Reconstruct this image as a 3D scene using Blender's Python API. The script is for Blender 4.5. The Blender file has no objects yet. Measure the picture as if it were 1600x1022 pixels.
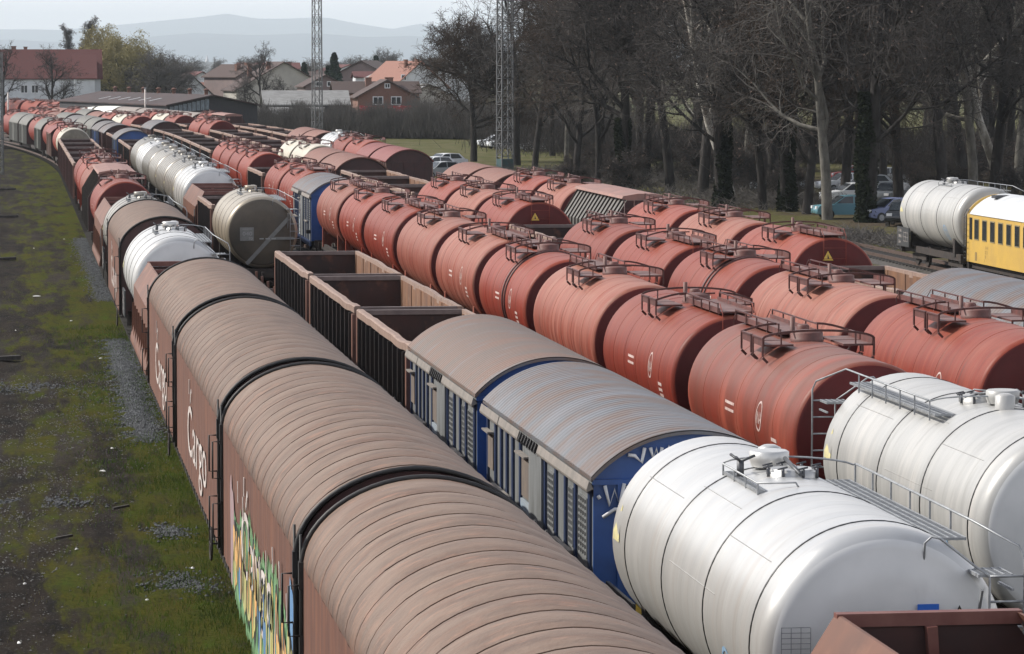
import bpy, math, random
import numpy as np
from mathutils import Vector, Matrix
R = math.radians
rnd = random.Random(7)
S = bpy.context.scene
COL = S.collection

# ------------------------------------------------------------------ camera, world, sun, exposure
F, HC, VX, VY = 5500.0, 9.6, 20.0, 100.0          # focal length in px of a 1600 px frame, eye height, vanishing point
TH = math.atan((511 - VY) / F)
PSI = math.atan((800 - VX) / F * math.cos(TH))
cd = bpy.data.cameras.new('camera'); cam = bpy.data.objects.new('camera', cd); COL.objects.link(cam)
cd.sensor_width = 36.0; cd.lens = F / 1600 * 36.0; cd.clip_start = 1.0; cd.clip_end = 60000
cam.location = (0, 0, HC); cam.rotation_euler = (R(90) - TH, 0, -PSI)
S.camera = cam
SUN_AZ, SUN_EL = R(-68), R(38)                     # azimuth from +Y, clockwise positive
w = bpy.data.worlds.new('World'); S.world = w; w.use_nodes = True
nt = w.node_tree; bg = nt.nodes['Background']
sky = nt.nodes.new('ShaderNodeTexSky'); sky.sky_type = 'NISHITA'; sky.sun_disc = False
sky.sun_elevation = SUN_EL; sky.sun_rotation = SUN_AZ % (2 * math.pi)
sky.air_density = 1.0; sky.dust_density = 0.8; sky.ozone_density = 1.0
# thin white cloud veil, thickest towards the horizon
tcw = nt.nodes.new('ShaderNodeTexCoord'); sxw = nt.nodes.new('ShaderNodeSeparateXYZ'); nt.links.new(tcw.outputs['Generated'], sxw.inputs[0])
mrw = nt.nodes.new('ShaderNodeMapRange'); mrw.inputs[1].default_value = 0.0; mrw.inputs[2].default_value = 0.8; mrw.inputs[3].default_value = 0.97; mrw.inputs[4].default_value = 0.15
nt.links.new(sxw.outputs[2], mrw.inputs[0])
mxw = nt.nodes.new('ShaderNodeMix'); mxw.data_type = 'RGBA'; mxw.inputs[7].default_value = (11.9, 11.6, 11.8, 1)
nt.links.new(mrw.outputs[0], mxw.inputs[0]); nt.links.new(sky.outputs[0], mxw.inputs[6]); nt.links.new(mxw.outputs[2], bg.inputs[0]); bg.inputs[1].default_value = 0.105
sd = bpy.data.lights.new('sun', 'SUN'); sd.energy = 4.3; sd.angle = R(0.5); sd.color = (1, 0.95, 0.87)
so = bpy.data.objects.new('sun', sd); COL.objects.link(so)
sv = Vector((math.sin(SUN_AZ) * math.cos(SUN_EL), math.cos(SUN_AZ) * math.cos(SUN_EL), math.sin(SUN_EL)))
so.rotation_euler = sv.to_track_quat('Z', 'Y').to_euler(); so.location = (-40, 40, 60)
S.view_settings.view_transform = 'Standard'; S.view_settings.look = 'None'
S.view_settings.exposure = 0.34; S.view_settings.gamma = 1.0

# ------------------------------------------------------------------ pixel helpers (used to read positions off the photograph)
CP, SP = math.cos(PSI), math.sin(PSI)
def at(px, d, z=None):                              # pixel column and depth -> ground X, Y
    X = (px - VX) * d / F * CP
    return X, (d - X * SP) / CP
def yd(d, X): return (d - X * SP) / CP
def dep(ypx, H): return F * (HC - H) / (ypx - VY)

# ------------------------------------------------------------------ materials
MAT = {}
def lk(t, a, b): t.links.new(a, b)
def mat(name, c1, c2=None, stain=None, sc=(1, 1, 1), ns=3.0, rough=0.6, metal=0.0, dust=None, damt=0.6, c3=None, sc3=(1, 1, 1), ns3=2.0,
        lo3=0.55, hi3=0.7, bump=0.0, bsc=20.0, bvec=(1, 1, 1), rv=0.0, lo=0.35, hi=0.65, spec=0.5, detail=6, emit=None):
    if name in MAT: return MAT[name]
    m = bpy.data.materials.new(name); m.use_nodes = True; t = m.node_tree; N = t.nodes
    b = N['Principled BSDF']; b.inputs['Roughness'].default_value = rough; b.inputs['Metallic'].default_value = metal
    b.inputs['Specular IOR Level'].default_value = spec
    tc = N.new('ShaderNodeTexCoord')
    off = N.new('ShaderNodeObjectInfo'); vm = N.new('ShaderNodeVectorMath'); vm.operation = 'ADD'
    sc_ = N.new('ShaderNodeMath'); sc_.operation = 'MULTIPLY'; sc_.inputs[1].default_value = 37.0
    lk(t, off.outputs['Random'], sc_.inputs[0]); lk(t, tc.outputs['Object'], vm.inputs[0])
    if rv > 0: lk(t, sc_.outputs[0], vm.inputs[1])
    def noise(scale, s, det=detail):
        mp = N.new('ShaderNodeMapping'); mp.inputs['Scale'].default_value = scale
        n = N.new('ShaderNodeTexNoise'); n.inputs['Scale'].default_value = s; n.inputs['Detail'].default_value = det; n.inputs['Roughness'].default_value = 0.6
        lk(t, vm.outputs[0], mp.inputs[0]); lk(t, mp.outputs[0], n.inputs[0]); return n.outputs['Fac']
    def rng(src, a, bb):
        r = N.new('ShaderNodeMapRange'); r.inputs[1].default_value = a; r.inputs[2].default_value = bb; lk(t, src, r.inputs[0]); return r.outputs[0]
    def mix(fac, a, bcol):
        x = N.new('ShaderNodeMix'); x.data_type = 'RGBA'
        if isinstance(fac, float): x.inputs[0].default_value = fac
        else: lk(t, fac, x.inputs[0])
        for i, c in ((6, a), (7, bcol)):
            if isinstance(c, tuple): x.inputs[i].default_value = (*c, 1)
            else: lk(t, c, x.inputs[i])
        return x.outputs[2]
    col = c1
    if c2: col = mix(rng(noise(sc, ns), lo, hi), c1, c2)
    if c3: col = mix(rng(noise(sc3, ns3), lo3, hi3), col, c3)
    if stain: col = mix(rng(noise((.8, 2.6, .22), 1.7), .56, .74), col, stain)
    if dust:
        g = N.new('ShaderNodeNewGeometry'); sx = N.new('ShaderNodeSeparateXYZ'); lk(t, g.outputs['Normal'], sx.inputs[0])
        up = rng(sx.outputs[2], -0.15, 0.75)
        mu = N.new('ShaderNodeMath'); mu.operation = 'MULTIPLY'; lk(t, up, mu.inputs[0]); lk(t, rng(noise((0.5, 1.2, 0.5), 2.2), 0.2, 0.7), mu.inputs[1])
        m2 = N.new('ShaderNodeMath'); m2.operation = 'MULTIPLY'; m2.use_clamp = True; lk(t, mu.outputs[0], m2.inputs[0]); m2.inputs[1].default_value = damt * 1.5
        col = mix(m2.outputs[0], col, dust)
    if rv > 0:
        hs = N.new('ShaderNodeHueSaturation'); r2 = N.new('ShaderNodeMapRange'); r2.inputs[3].default_value = 1 - rv; r2.inputs[4].default_value = 1 + rv
        lk(t, off.outputs['Random'], r2.inputs[0]); lk(t, r2.outputs[0], hs.inputs['Value'])
        if isinstance(col, tuple): hs.inputs['Color'].default_value = (*col, 1)
        else: lk(t, col, hs.inputs['Color'])
        col = hs.outputs[0]
    if isinstance(col, tuple): b.inputs['Base Color'].default_value = (*col, 1)
    else: lk(t, col, b.inputs['Base Color'])
    if bump:
        bp = N.new('ShaderNodeBump'); bp.inputs['Strength'].default_value = bump; bp.inputs['Distance'].default_value = 0.03
        lk(t, noise(bvec, bsc, 4), bp.inputs['Height']); lk(t, bp.outputs[0], b.inputs['Normal'])
    if emit: b.inputs['Emission Color'].default_value = (*emit, 1); b.inputs['Emission Strength'].default_value = 1
    MAT[name] = m; return m

hood = mat('hood_sheet', (0.118, 0.060, 0.037), (0.066, 0.037, 0.026), sc=(0.8, 1.8, 0.8), ns=2.4, lo=.4, hi=.6, rough=0.7, dust=(0.175, 0.122, 0.090), damt=0.65, stain=(.065, .043, .034),
           c3=(0.22, 0.108, 0.068), sc3=(.9, 2.6, .9), ns3=2.2, lo3=0.56, hi3=0.66, bump=0.4, bsc=11, rv=0.12)
hood_side = mat('hood_side', (0.140, 0.056, 0.032), (0.085, 0.036, 0.025), sc=(1, 5, 0.35), ns=1.3, rough=0.62, c3=(0.19, 0.076, 0.040), sc3=(1, 3, .5), ns3=1.4, lo3=.5, hi3=.75, rv=0.06, bump=.15, bsc=5)
end_maroon = mat('maroon_end', (0.055, 0.014, 0.014), (0.035, 0.012, 0.012), rough=0.55, rv=.15)
black = mat('black_steel', (0.012, 0.012, 0.013), (0.022, 0.019, 0.018), rough=0.6, ns=4)
under = mat('underframe_steel', (0.022, 0.018, 0.017), (0.04, 0.028, 0.022), rough=0.8, ns=3)
steel = mat('worn_steel', (0.20, 0.19, 0.18), (0.10, 0.08, 0.07), rough=0.45, metal=0.6)
galv = mat('galvanised_steel', (0.34, 0.35, 0.36), (0.22, 0.23, 0.24), rough=0.5, metal=0.4, ns=8)
galv_dark = mat('dark_galvanised', (0.06, 0.065, 0.07), (0.10, 0.10, 0.11), rough=0.5, metal=0.4, ns=8)
red = mat('faded_red_paint', (0.215, 0.027, 0.014), (0.150, 0.020, 0.012), sc=(0.35, 3.2, 0.35), ns=1.6, rough=0.5, spec=.2, dust=(0.265, 0.098, 0.064), damt=0.40, stain=(.10, .034, .024),
          c3=(0.26, 0.066, 0.040), sc3=(0.5, 4.5, 0.3), ns3=1.1, lo3=0.5, hi3=0.75, rv=0.14, bump=.05, bsc=3)
red_old = mat('bleached_red_paint', (0.23, 0.052, 0.032), (0.16, 0.040, 0.027), sc=(0.35, 2.4, 0.35), ns=1.3, rough=0.55, spec=.2, dust=(0.27, 0.135, 0.10), damt=0.6, stain=(.085, .036, .028),
          c3=(0.28, 0.10, 0.07), sc3=(0.5, 3.2, 0.3), ns3=1.3, lo3=0.46, hi3=0.66, rv=0.12, bump=.06, bsc=3)
red_dirty = mat('sooty_red_paint', (0.20, 0.032, 0.018), (0.14, 0.034, 0.021), sc=(0.35, 2.0, 0.35), ns=1.0, rough=0.5, spec=.2, dust=(0.17, 0.095, 0.075), damt=0.6,
          c3=(0.33, 0.075, 0.045), sc3=(0.25, 1.1, 0.25), ns3=.9, lo3=0.48, hi3=0.70, bump=.05, bsc=3)
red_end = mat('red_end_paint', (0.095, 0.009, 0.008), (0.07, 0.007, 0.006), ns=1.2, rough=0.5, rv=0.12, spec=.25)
red_walk = mat('red_platform_steel', (0.13, 0.035, 0.028), (0.055, 0.018, 0.016), ns=5, rough=0.6, dust=(0.20, 0.12, 0.10), damt=0.5)
red_rail = mat('dark_red_rail', (0.05, 0.014, 0.012), (0.09, 0.025, 0.02), ns=6, rough=0.5)
alu = mat('aluminium_cladding', (0.60, 0.59, 0.565), (0.50, 0.495, 0.475), sc=(0.4, 1.6, 0.4), ns=1.2, rough=0.38, metal=0.45, dust=(0.42, 0.43, 0.44), damt=0.5,
          c3=(0.50, 0.45, 0.40), stain=(.46, .44, .41), sc3=(0.3, 3, 0.2), ns3=1.2, lo3=0.5, hi3=0.8, rv=0.04, bump=.08, bsc=1.2)
alu_end = mat('aluminium_end', (0.64, 0.64, 0.63), (0.57, 0.575, 0.57), ns=1.2, rough=.45, metal=.05, stain=(.50, .50, .49))  # same cladding, made paler and less metallic to lift the shaded ends
alu_dirty = mat('grimy_cladding', (0.29, 0.27, 0.235), (0.20, 0.185, 0.16), sc=(0.5, 2.5, 0.4), ns=1.4, rough=0.42, metal=0.35, dust=(0.27, 0.255, 0.23), damt=0.5, rv=0.28, stain=(.13, .12, .105))
alu_grey = mat('dull_grey_cladding', (0.44, 0.435, 0.415), (0.36, 0.355, 0.34), sc=(0.4, 2.2, 0.4), ns=1.4, rough=0.42, metal=0.2, dust=(0.37, 0.37, 0.365), damt=0.5, c3=(.52, .50, .47), sc3=(.3, 2.4, .3), ns3=1.0, lo3=.5, hi3=.7, stain=(.29, .28, .26))
olive = mat('olive_cladding', (0.33, 0.28, 0.21), (0.25, 0.21, 0.16), sc=(0.4, 2.5, 0.4), ns=1.4, rough=0.42, metal=0.35, dust=(0.34, 0.31, 0.26), damt=0.4)
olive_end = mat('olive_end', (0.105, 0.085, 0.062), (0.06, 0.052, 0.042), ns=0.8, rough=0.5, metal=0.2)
cream = mat('cream_tank_paint', (0.46, 0.41, 0.31), (0.36, 0.325, 0.255), sc=(0.4, 2, 0.4), ns=1.2, rough=0.45, dust=(0.55, 0.52, 0.45), damt=0.4, rv=.06)
hoopm = mat('hoop_black', (0.015, 0.015, 0.016), rough=0.4)
yellowp = mat('yellow_sign', (0.75, 0.50, 0.06), (0.62, 0.44, 0.10), ns=6, rough=0.5)
yel_dull = mat('faded_yellow_sticker', (0.62, 0.55, 0.25), (0.5, 0.46, 0.28), ns=9, rough=0.6)
bluep = mat('blue_sign', (0.02, 0.12, 0.5), rough=0.4)
bluef = mat('faded_blue_print', (0.14, 0.33, 0.55), (0.4, 0.5, 0.6), ns=9, lo=.4, hi=.7, rough=0.5)
whitep = mat('white_lettering', (0.60, 0.56, 0.53), (0.36, 0.29, 0.26), ns=4, rough=0.6)
whitef = mat('faded_white_lettering', (0.42, 0.30, 0.28), (0.30, 0.16, 0.14), ns=8, rough=0.6)
gond = mat('gondola_black_brown', (0.014, 0.010, 0.010), (0.026, 0.015, 0.013), ns=2, rough=0.6, rv=.2)
gond_m = mat('gondola_maroon', (0.065, 0.017, 0.014), (0.035, 0.013, 0.013), ns=1.3, rough=0.6, rv=.2)
gond_in = mat('gondola_rusty_inside', (0.045, 0.014, 0.010), (0.020, 0.010, 0.009), sc=(1, 1, .6), ns=1.1, rough=0.7, c3=(.10, .035, .02), ns3=2.3, rv=.1)
gond_sunlit = mat('gondola_sunlit_lining', (0.20, 0.095, 0.046), (0.12, 0.058, 0.034), sc=(1, 1.3, 0.4), ns=1.7, rough=0.75, c3=(.20, .13, .09), ns3=2.0, rv=.1)  # sunlight on the right inner wall put into this paler tan
rimm = mat('dusty_rim', (0.29, 0.20, 0.155), (0.20, 0.13, 0.105), sc=(1, 1.5, 1), ns=3, rough=0.7, rv=.06)
postm = mat('brown_post', (0.13, 0.06, 0.045), (0.18, 0.085, 0.06), ns=3, rough=0.6)
hop = mat('hopper_brown', (0.15, 0.060, 0.034), (0.105, 0.045, 0.028), sc=(1, 1, .6), ns=1.2, rough=0.6, c3=(.19, .085, .050), ns3=1.0, rv=.05)
hop_in = mat('hopper_inside', (0.05, 0.016, 0.013), (0.03, 0.012, 0.011), ns=1.6, rough=0.65)
grey_rib = mat('grey_hopper_sheet', (0.13, 0.125, 0.115), (0.10, 0.095, 0.09), ns=2, rough=0.6, dust=(0.20, 0.185, 0.165), damt=.5)
pinkroof = mat('dusty_hatch_roof', (0.30, 0.155, 0.125), (0.22, 0.13, 0.11), ns=2, rough=0.7)
brownroof = mat('brown_red_roof', (0.20, 0.075, 0.05), (0.15, 0.062, 0.045), sc=(1, 1, 1), ns=1.5, rough=0.65, dust=(.21, .11, .085), damt=.5, rv=.08)
darkredroof = mat('dark_red_roof', (0.19, 0.042, 0.036), (0.15, 0.035, 0.03), ns=1.5, rough=0.6, dust=(.24, .09, .075), damt=.35)
greyroof = mat('weathered_grey_roof', (0.115, 0.12, 0.13), (0.13, 0.088, 0.07), sc=(0.5, .9, 0.5), ns=1.5, lo=.40, hi=.62, rough=0.55, metal=0.2,
               c3=(0.155, 0.16, 0.175), sc3=(0.5, .9, .5), ns3=.7, lo3=0.50, hi3=0.72, rv=0.05)
tanroof = mat('weathered_tan_roof', (0.125, 0.105, 0.092), (0.165, 0.10, 0.075), sc=(0.35, 1.1, 0.35), ns=1.5, rough=0.65, c3=(.15, .145, .15), sc3=(.5, 1.3, .5), ns3=1.2, rv=.05)
gutm = mat('grey_tan_board', (.17, .155, .14), (.24, .21, .185), ns=3, rough=.7)
bluew = mat('blue_wagon_paint', (0.022, 0.085, 0.30), (0.018, 0.06, 0.20), ns=1.3, rough=0.42, rv=.1)
darkblue = mat('dark_blue_post', (0.010, 0.024, 0.08), (0.016, 0.03, 0.07), ns=4, rough=0.5)
panel = mat('grey_white_panel', (0.19, 0.20, 0.205), (0.12, 0.125, 0.125), sc=(2, 2, .5), ns=1.5, rough=0.6, c3=(.18, .17, .16), sc3=(3, 3, .4), ns3=1.6, lo3=.55, hi3=.8)
panel_b = mat('pale_blue_door', (0.25, 0.33, 0.42), (0.34, 0.36, 0.37), sc=(1, 1, 1), ns=1.1, rough=0.5)
panel_t = mat('tan_shutter', (0.19, 0.15, 0.12), (0.13, 0.11, 0.10), ns=3, rough=0.7)
greyvan = mat('grey_van_side', (0.10, 0.10, 0.085), (0.075, 0.075, 0.068), ns=1.5, rough=0.6, dust=(.16, .155, .14), damt=.6, rv=.15)
yellowc = mat('coach_yellow', (0.56, 0.36, 0.075), (0.48, 0.31, 0.08), ns=1.2, rough=0.45)
coachroof = mat('coach_roof', (0.56, 0.57, 0.58), (0.44, 0.45, 0.46), sc=(1, 3, 1), ns=1.2, rough=0.5)
glass = mat('dark_glass', (0.02, 0.025, 0.03), (0.035, 0.04, 0.045), ns=2, rough=0.12, spec=0.7)
rubber = mat('tyre_rubber', (0.018, 0.018, 0.018), rough=0.8)

# ------------------------------------------------------------------ mesh builder
class MB:
    def __init__(s): s.v = []; s.f = []; s.m = []; s.s = []; s.cuts = []
    def cut(s): s.cuts.append((len(s.v), len(s.f)))
    def face(s, idx, mi=0, sm=False): s.f.append(tuple(idx)); s.m.append(mi); s.s.append(sm)
    def poly(s, pts, mi=0):
        n = len(s.v); s.v += [tuple(p) for p in pts]; s.face(range(n, n + len(pts)), mi)
    def box(s, x0, x1, y0, y1, z0, z1, mi=0):
        n = len(s.v)
        s.v += [(x, y, z) for z in (z0, z1) for y in (y0, y1) for x in (x0, x1)]
        for q in ((0, 2, 3, 1), (4, 5, 7, 6), (0, 1, 5, 4), (2, 6, 7, 3), (0, 4, 6, 2), (1, 3, 7, 5)): s.face([n + i for i in q], mi)
        return s
    def beam(s, a, b, wx, wz, mi=0):
        a, b = Vector(a), Vector(b); d = (b - a).normalized(); up = Vector((0, 0, 1)) if abs(d.z) < .95 else Vector((0, 1, 0))
        r = d.cross(up).normalized(); u = r.cross(d); n = len(s.v)
        for p in (a, b):
            for i, j in ((-1, -1), (1, -1), (1, 1), (-1, 1)): s.v.append(tuple(p + r * wx / 2 * i + u * wz / 2 * j))
        for k in range(4): s.face((n + k, n + (k + 1) % 4, n + 4 + (k + 1) % 4, n + 4 + k), mi)
        s.face((n + 3, n + 2, n + 1, n), mi); s.face((n + 4, n + 5, n + 6, n + 7), mi); return s
    def tube(s, pts, r, n=6, mi=0, sm=True, cap=True):
        pts = [Vector(p) for p in pts]; base = len(s.v); prev = None
        for i, p in enumerate(pts):
            d = (pts[min(i + 1, len(pts) - 1)] - pts[max(i - 1, 0)]).normalized()
            if prev is None:
                a = Vector((0, 0, 1)) if abs(d.z) < .9 else Vector((1, 0, 0)); x = d.cross(a).normalized()
            else:
                x = (prev - d * prev.dot(d)); x = x.normalized() if x.length > 1e-6 else d.orthogonal().normalized()
            prev = x; y = d.cross(x); rr = r[i] if isinstance(r, (list, tuple)) else r
            for k in range(n):
                t = 2 * math.pi * k / n; s.v.append(tuple(p + x * rr * math.cos(t) + y * rr * math.sin(t)))
        for i in range(len(pts) - 1):
            for k in range(n):
                a = base + i * n + k; b = base + i * n + (k + 1) % n; s.face((a, b, b + n, a + n), mi, sm)
        if cap and n > 2:
            s.face([base + k for k in reversed(range(n))], mi); e = base + (len(pts) - 1) * n; s.face([e + k for k in range(n)], mi)
        return s
    def lathe_y(s, prof, cx, cz, n=48, mi=0, mis=None):      # prof: (y, r); axis along Y
        base = len(s.v)
        for y, r in prof:
            for k in range(n):
                t = 2 * math.pi * k / n; s.v.append((cx + r * math.cos(t), y, cz + r * math.sin(t)))
        for i in range(len(prof) - 1):
            for k in range(n):
                a = base + i * n + k; b = base + i * n + (k + 1) % n; s.face((a, a + n, b + n, b), mis[i] if mis else mi, True)
        return s
    def lathe_z(s, prof, cx, cy, n=20, mi=0, sm=True):       # prof: (z, r)
        base = len(s.v)
        for z, r in prof:
            for k in range(n):
                t = 2 * math.pi * k / n; s.v.append((cx + r * math.cos(t), cy + r * math.sin(t), z))
        for i in range(len(prof) - 1):
            for k in range(n):
                a = base + i * n + k; b = base + i * n + (k + 1) % n; s.face((a, b, b + n, a + n), mi, sm)
        s.face([base + (len(prof) - 1) * n + k for k in range(n)], mi); return s
    def prism(s, prof, y0, y1, mi=0, cap=True, sm=False, capmi=None):   # prof: closed (x, z) counter-clockwise seen from -Y
        n = len(s.v); k = len(prof)
        for y in (y0, y1): s.v += [(x, y, z) for x, z in prof]
        for i in range(k): j = (i + 1) % k; s.face((n + i, n + k + i, n + k + j, n + j), mi, sm)
        if cap: s.face([n + i for i in range(k)], capmi if capmi is not None else mi); s.face([n + k + i for i in reversed(range(k))], capmi if capmi is not None else mi)
        return s
    def sheet(s, prof, ys, mi=0, sm=True, close=False):      # open profile swept over ys; prof may be callable(y) -> list
        n = len(s.v); k = None
        for y in ys:
            P = prof(y) if callable(prof) else prof; k = len(P); s.v += [(x, y, z) for x, z in P]
        for a in range(len(ys) - 1):
            for i in range(k - 1):
                q = n + a * k + i; s.face((q, q + k, q + k + 1, q + 1), mi, sm)
        return s
    def mesh(s, name, mats):
        me = bpy.data.meshes.new(name); me.from_pydata(s.v, [], s.f)
        for m in (mats if isinstance(mats, (list, tuple)) else [mats]): me.materials.append(m)
        me.polygons.foreach_set('material_index', s.m); me.polygons.foreach_set('use_smooth', s.s); me.update(); return me
    def build(s, name, mats, parent=None, label=None):
        if s.cuts:
            c = [(0, 0)] + [q for q in s.cuts if q[1] < len(s.f)] + [(len(s.v), len(s.f))]
            for (va, fa), (vb, fb) in zip(c[:-1], c[1:]):
                if fb == fa: continue
                p = MB(); p.v = s.v[va:vb]; p.f = [tuple(i - va for i in f) for f in s.f[fa:fb]]; p.m = s.m[fa:fb]; p.s = s.s[fa:fb]; o = p.build(name, mats, parent, label)
            return o
        o = bpy.data.objects.new(name, s.mesh(name, mats)); COL.objects.link(o)
        if parent: o.parent = parent
        if label: o['label'] = label
        return o
def tag(o, label=None, cat=None, group=None, kind=None):
    if label: o['label'] = label
    if cat: o['category'] = cat
    if group: o['group'] = group
    if kind: o['kind'] = kind
    return o
def empty(name, loc=(0, 0, 0), rz=0):
    o = bpy.data.objects.new(name, None); COL.objects.link(o); o.location = loc; o.rotation_euler = (0, 0, rz); return o
TINY = ('buffer', 'coupling', 'weld_seam', 'grab_rail', 'side_marking', 'data_grid', 'locking_gear', 'sheet_joint', 'clamp_bolt', 'yellow_sticker', 'round_emblem', 'brake_wheel', 'saddle', 'floor', 'wheelset')
def copy_tree(o, parent=None, far=False):
    c = o.copy(); COL.objects.link(c); c.parent = parent
    for ch in list(o.children):
        if not (far and ch.name.split('.')[0] in TINY): copy_tree(ch, c, far)
    return c
def obj_from(me, name, parent=None):
    o = bpy.data.objects.new(name, me); COL.objects.link(o)
    if parent: o.parent = parent
    return o
_txt = {}
def text_pts(txt):
    if txt not in _txt:
        cu = bpy.data.curves.new('t', 'FONT'); cu.body = txt; cu.resolution_u = 3
        o = bpy.data.objects.new('t', cu); COL.objects.link(o); bpy.context.view_layer.update()
        me = bpy.data.meshes.new_from_object(o.evaluated_get(bpy.context.evaluated_depsgraph_get()))
        vs = [(v.co.x, v.co.y) for v in me.vertices]; fs = [tuple(p.vertices) for p in me.polygons]
        bpy.data.objects.remove(o); bpy.data.curves.remove(cu); bpy.data.meshes.remove(me)
        mx = max(v[0] for v in vs); my = max(v[1] for v in vs); _txt[txt] = ([(a / mx, b / my) for a, b in vs], fs)
    return _txt[txt]
def put_text(mb, txt, fn, mi=0):                              # fn(u, v) -> xyz with u, v in 0..1
    vs, fs = text_pts(txt); n = len(mb.v); mb.v += [tuple(fn(u, v)) for u, v in vs]
    for f in fs: mb.face([n + i for i in f], mi)

# ------------------------------------------------------------------ wagon running gear (shared)
def wheel_prof(): return
def axle(mb, y, r=0.46):
    mb.tube([(-.85, y, r + .2), (.85, y, r + .2)], .08, 8)
    for x in (-.8, .8):
        n = 20; b = len(mb.v)
        for xx in (x - .06, x + .06):
            for k in range(n): t = 2 * math.pi * k / n; mb.v.append((xx, y + r * math.cos(t), .2 + r + r * math.sin(t)))
        for k in range(n): mb.face((b + k, b + (k + 1) % n, b + n + (k + 1) % n, b + n + k), 0, True)
        mb.face([b + k for k in range(n)]); mb.face([b + n + k for k in reversed(range(n))])
def gear(root, L, bogies=False, fm=None, zf=1.12, wagon_mat=None):
    fm = fm or under
    m = MB()
    for x in (-1.2, 1.08): m.box(x, x + .12, 0.05, L - .05, zf - .3, zf)
    for x in (-.35, .25): m.box(x, x + .1, .1, L - .1, zf - .28, zf - .02)
    for k in range(int(L / 1.6)): m.box(-1.08, 1.08, .6 + k * 1.6, .72 + k * 1.6, zf - .26, zf - .04)
    m.box(-1.35, 1.35, -.02, .14, zf - .36, zf + .02); m.box(-1.35, 1.35, L - .14, L + .02, zf - .36, zf + .02)
    m.tube([(0, L * .45, .75), (0, L * .55, .75)], .28, 12)
    m.tube([(.5, L * .35, .8), (.5, L * .42, .8)], .2, 10)
    m.build('underframe', fm, root)
    for y, e in ((0, -1), (L, 1)):
        for x in (-.875, .875):
            b = MB(); b.tube([(x, y, .98), (x, y + e * .42, .98)], .09, 10); b.tube([(x, y + e * .42, .98), (x, y + e * .48, .98)], .22, 16); b.build('buffer', under, root)
    h = MB(); h.box(-.06, .06, -.45, 0, .9, 1.02); h.box(-.06, .06, L, L + .45, .9, 1.02); h.tube([(0, -.4, .9), (0, -.42, .55)], .035, 6); h.build('coupling', under, root)
    if bogies:
        for yc in (2.1, L - 2.1):
            b = MB()
            for x in (-1.0, .9): b.box(x, x + .1, yc - 1.25, yc + 1.25, .5, .74); b.box(x - .02, x + .12, yc - .3, yc + .3, .74, .86)
            b.box(-.95, .95, yc - .2, yc + .2, .6, .84)
            bo = b.build('bogie', under, root)
            for dy in (-.9, .9): a = MB(); axle(a, yc + dy); a.build('wheelset', under, bo)
    else:
        for yc in (L * .19, L * .81):
            a = MB(); axle(a, yc, .5)
            for x in (-1.12, 1.06): a.box(x, x + .06, yc - .6, yc + .6, .78, .84); a.box(x, x + .06, yc - .12, yc + .12, .5, .84)
            a.build('wheelset', under, root)

def arc_prof(hw, ze, zc, n=24, x0=None):                      # arc through (-hw,ze),(0,zc),(hw,ze), right to left
    h = zc - ze; Rr = (hw * hw + h * h) / (2 * h); a = math.asin(min(1, hw / Rr))
    return [(Rr * math.sin(a - 2 * a * i / n), zc - Rr + Rr * math.cos(a - 2 * a * i / n)) for i in range(n + 1)]

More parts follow.
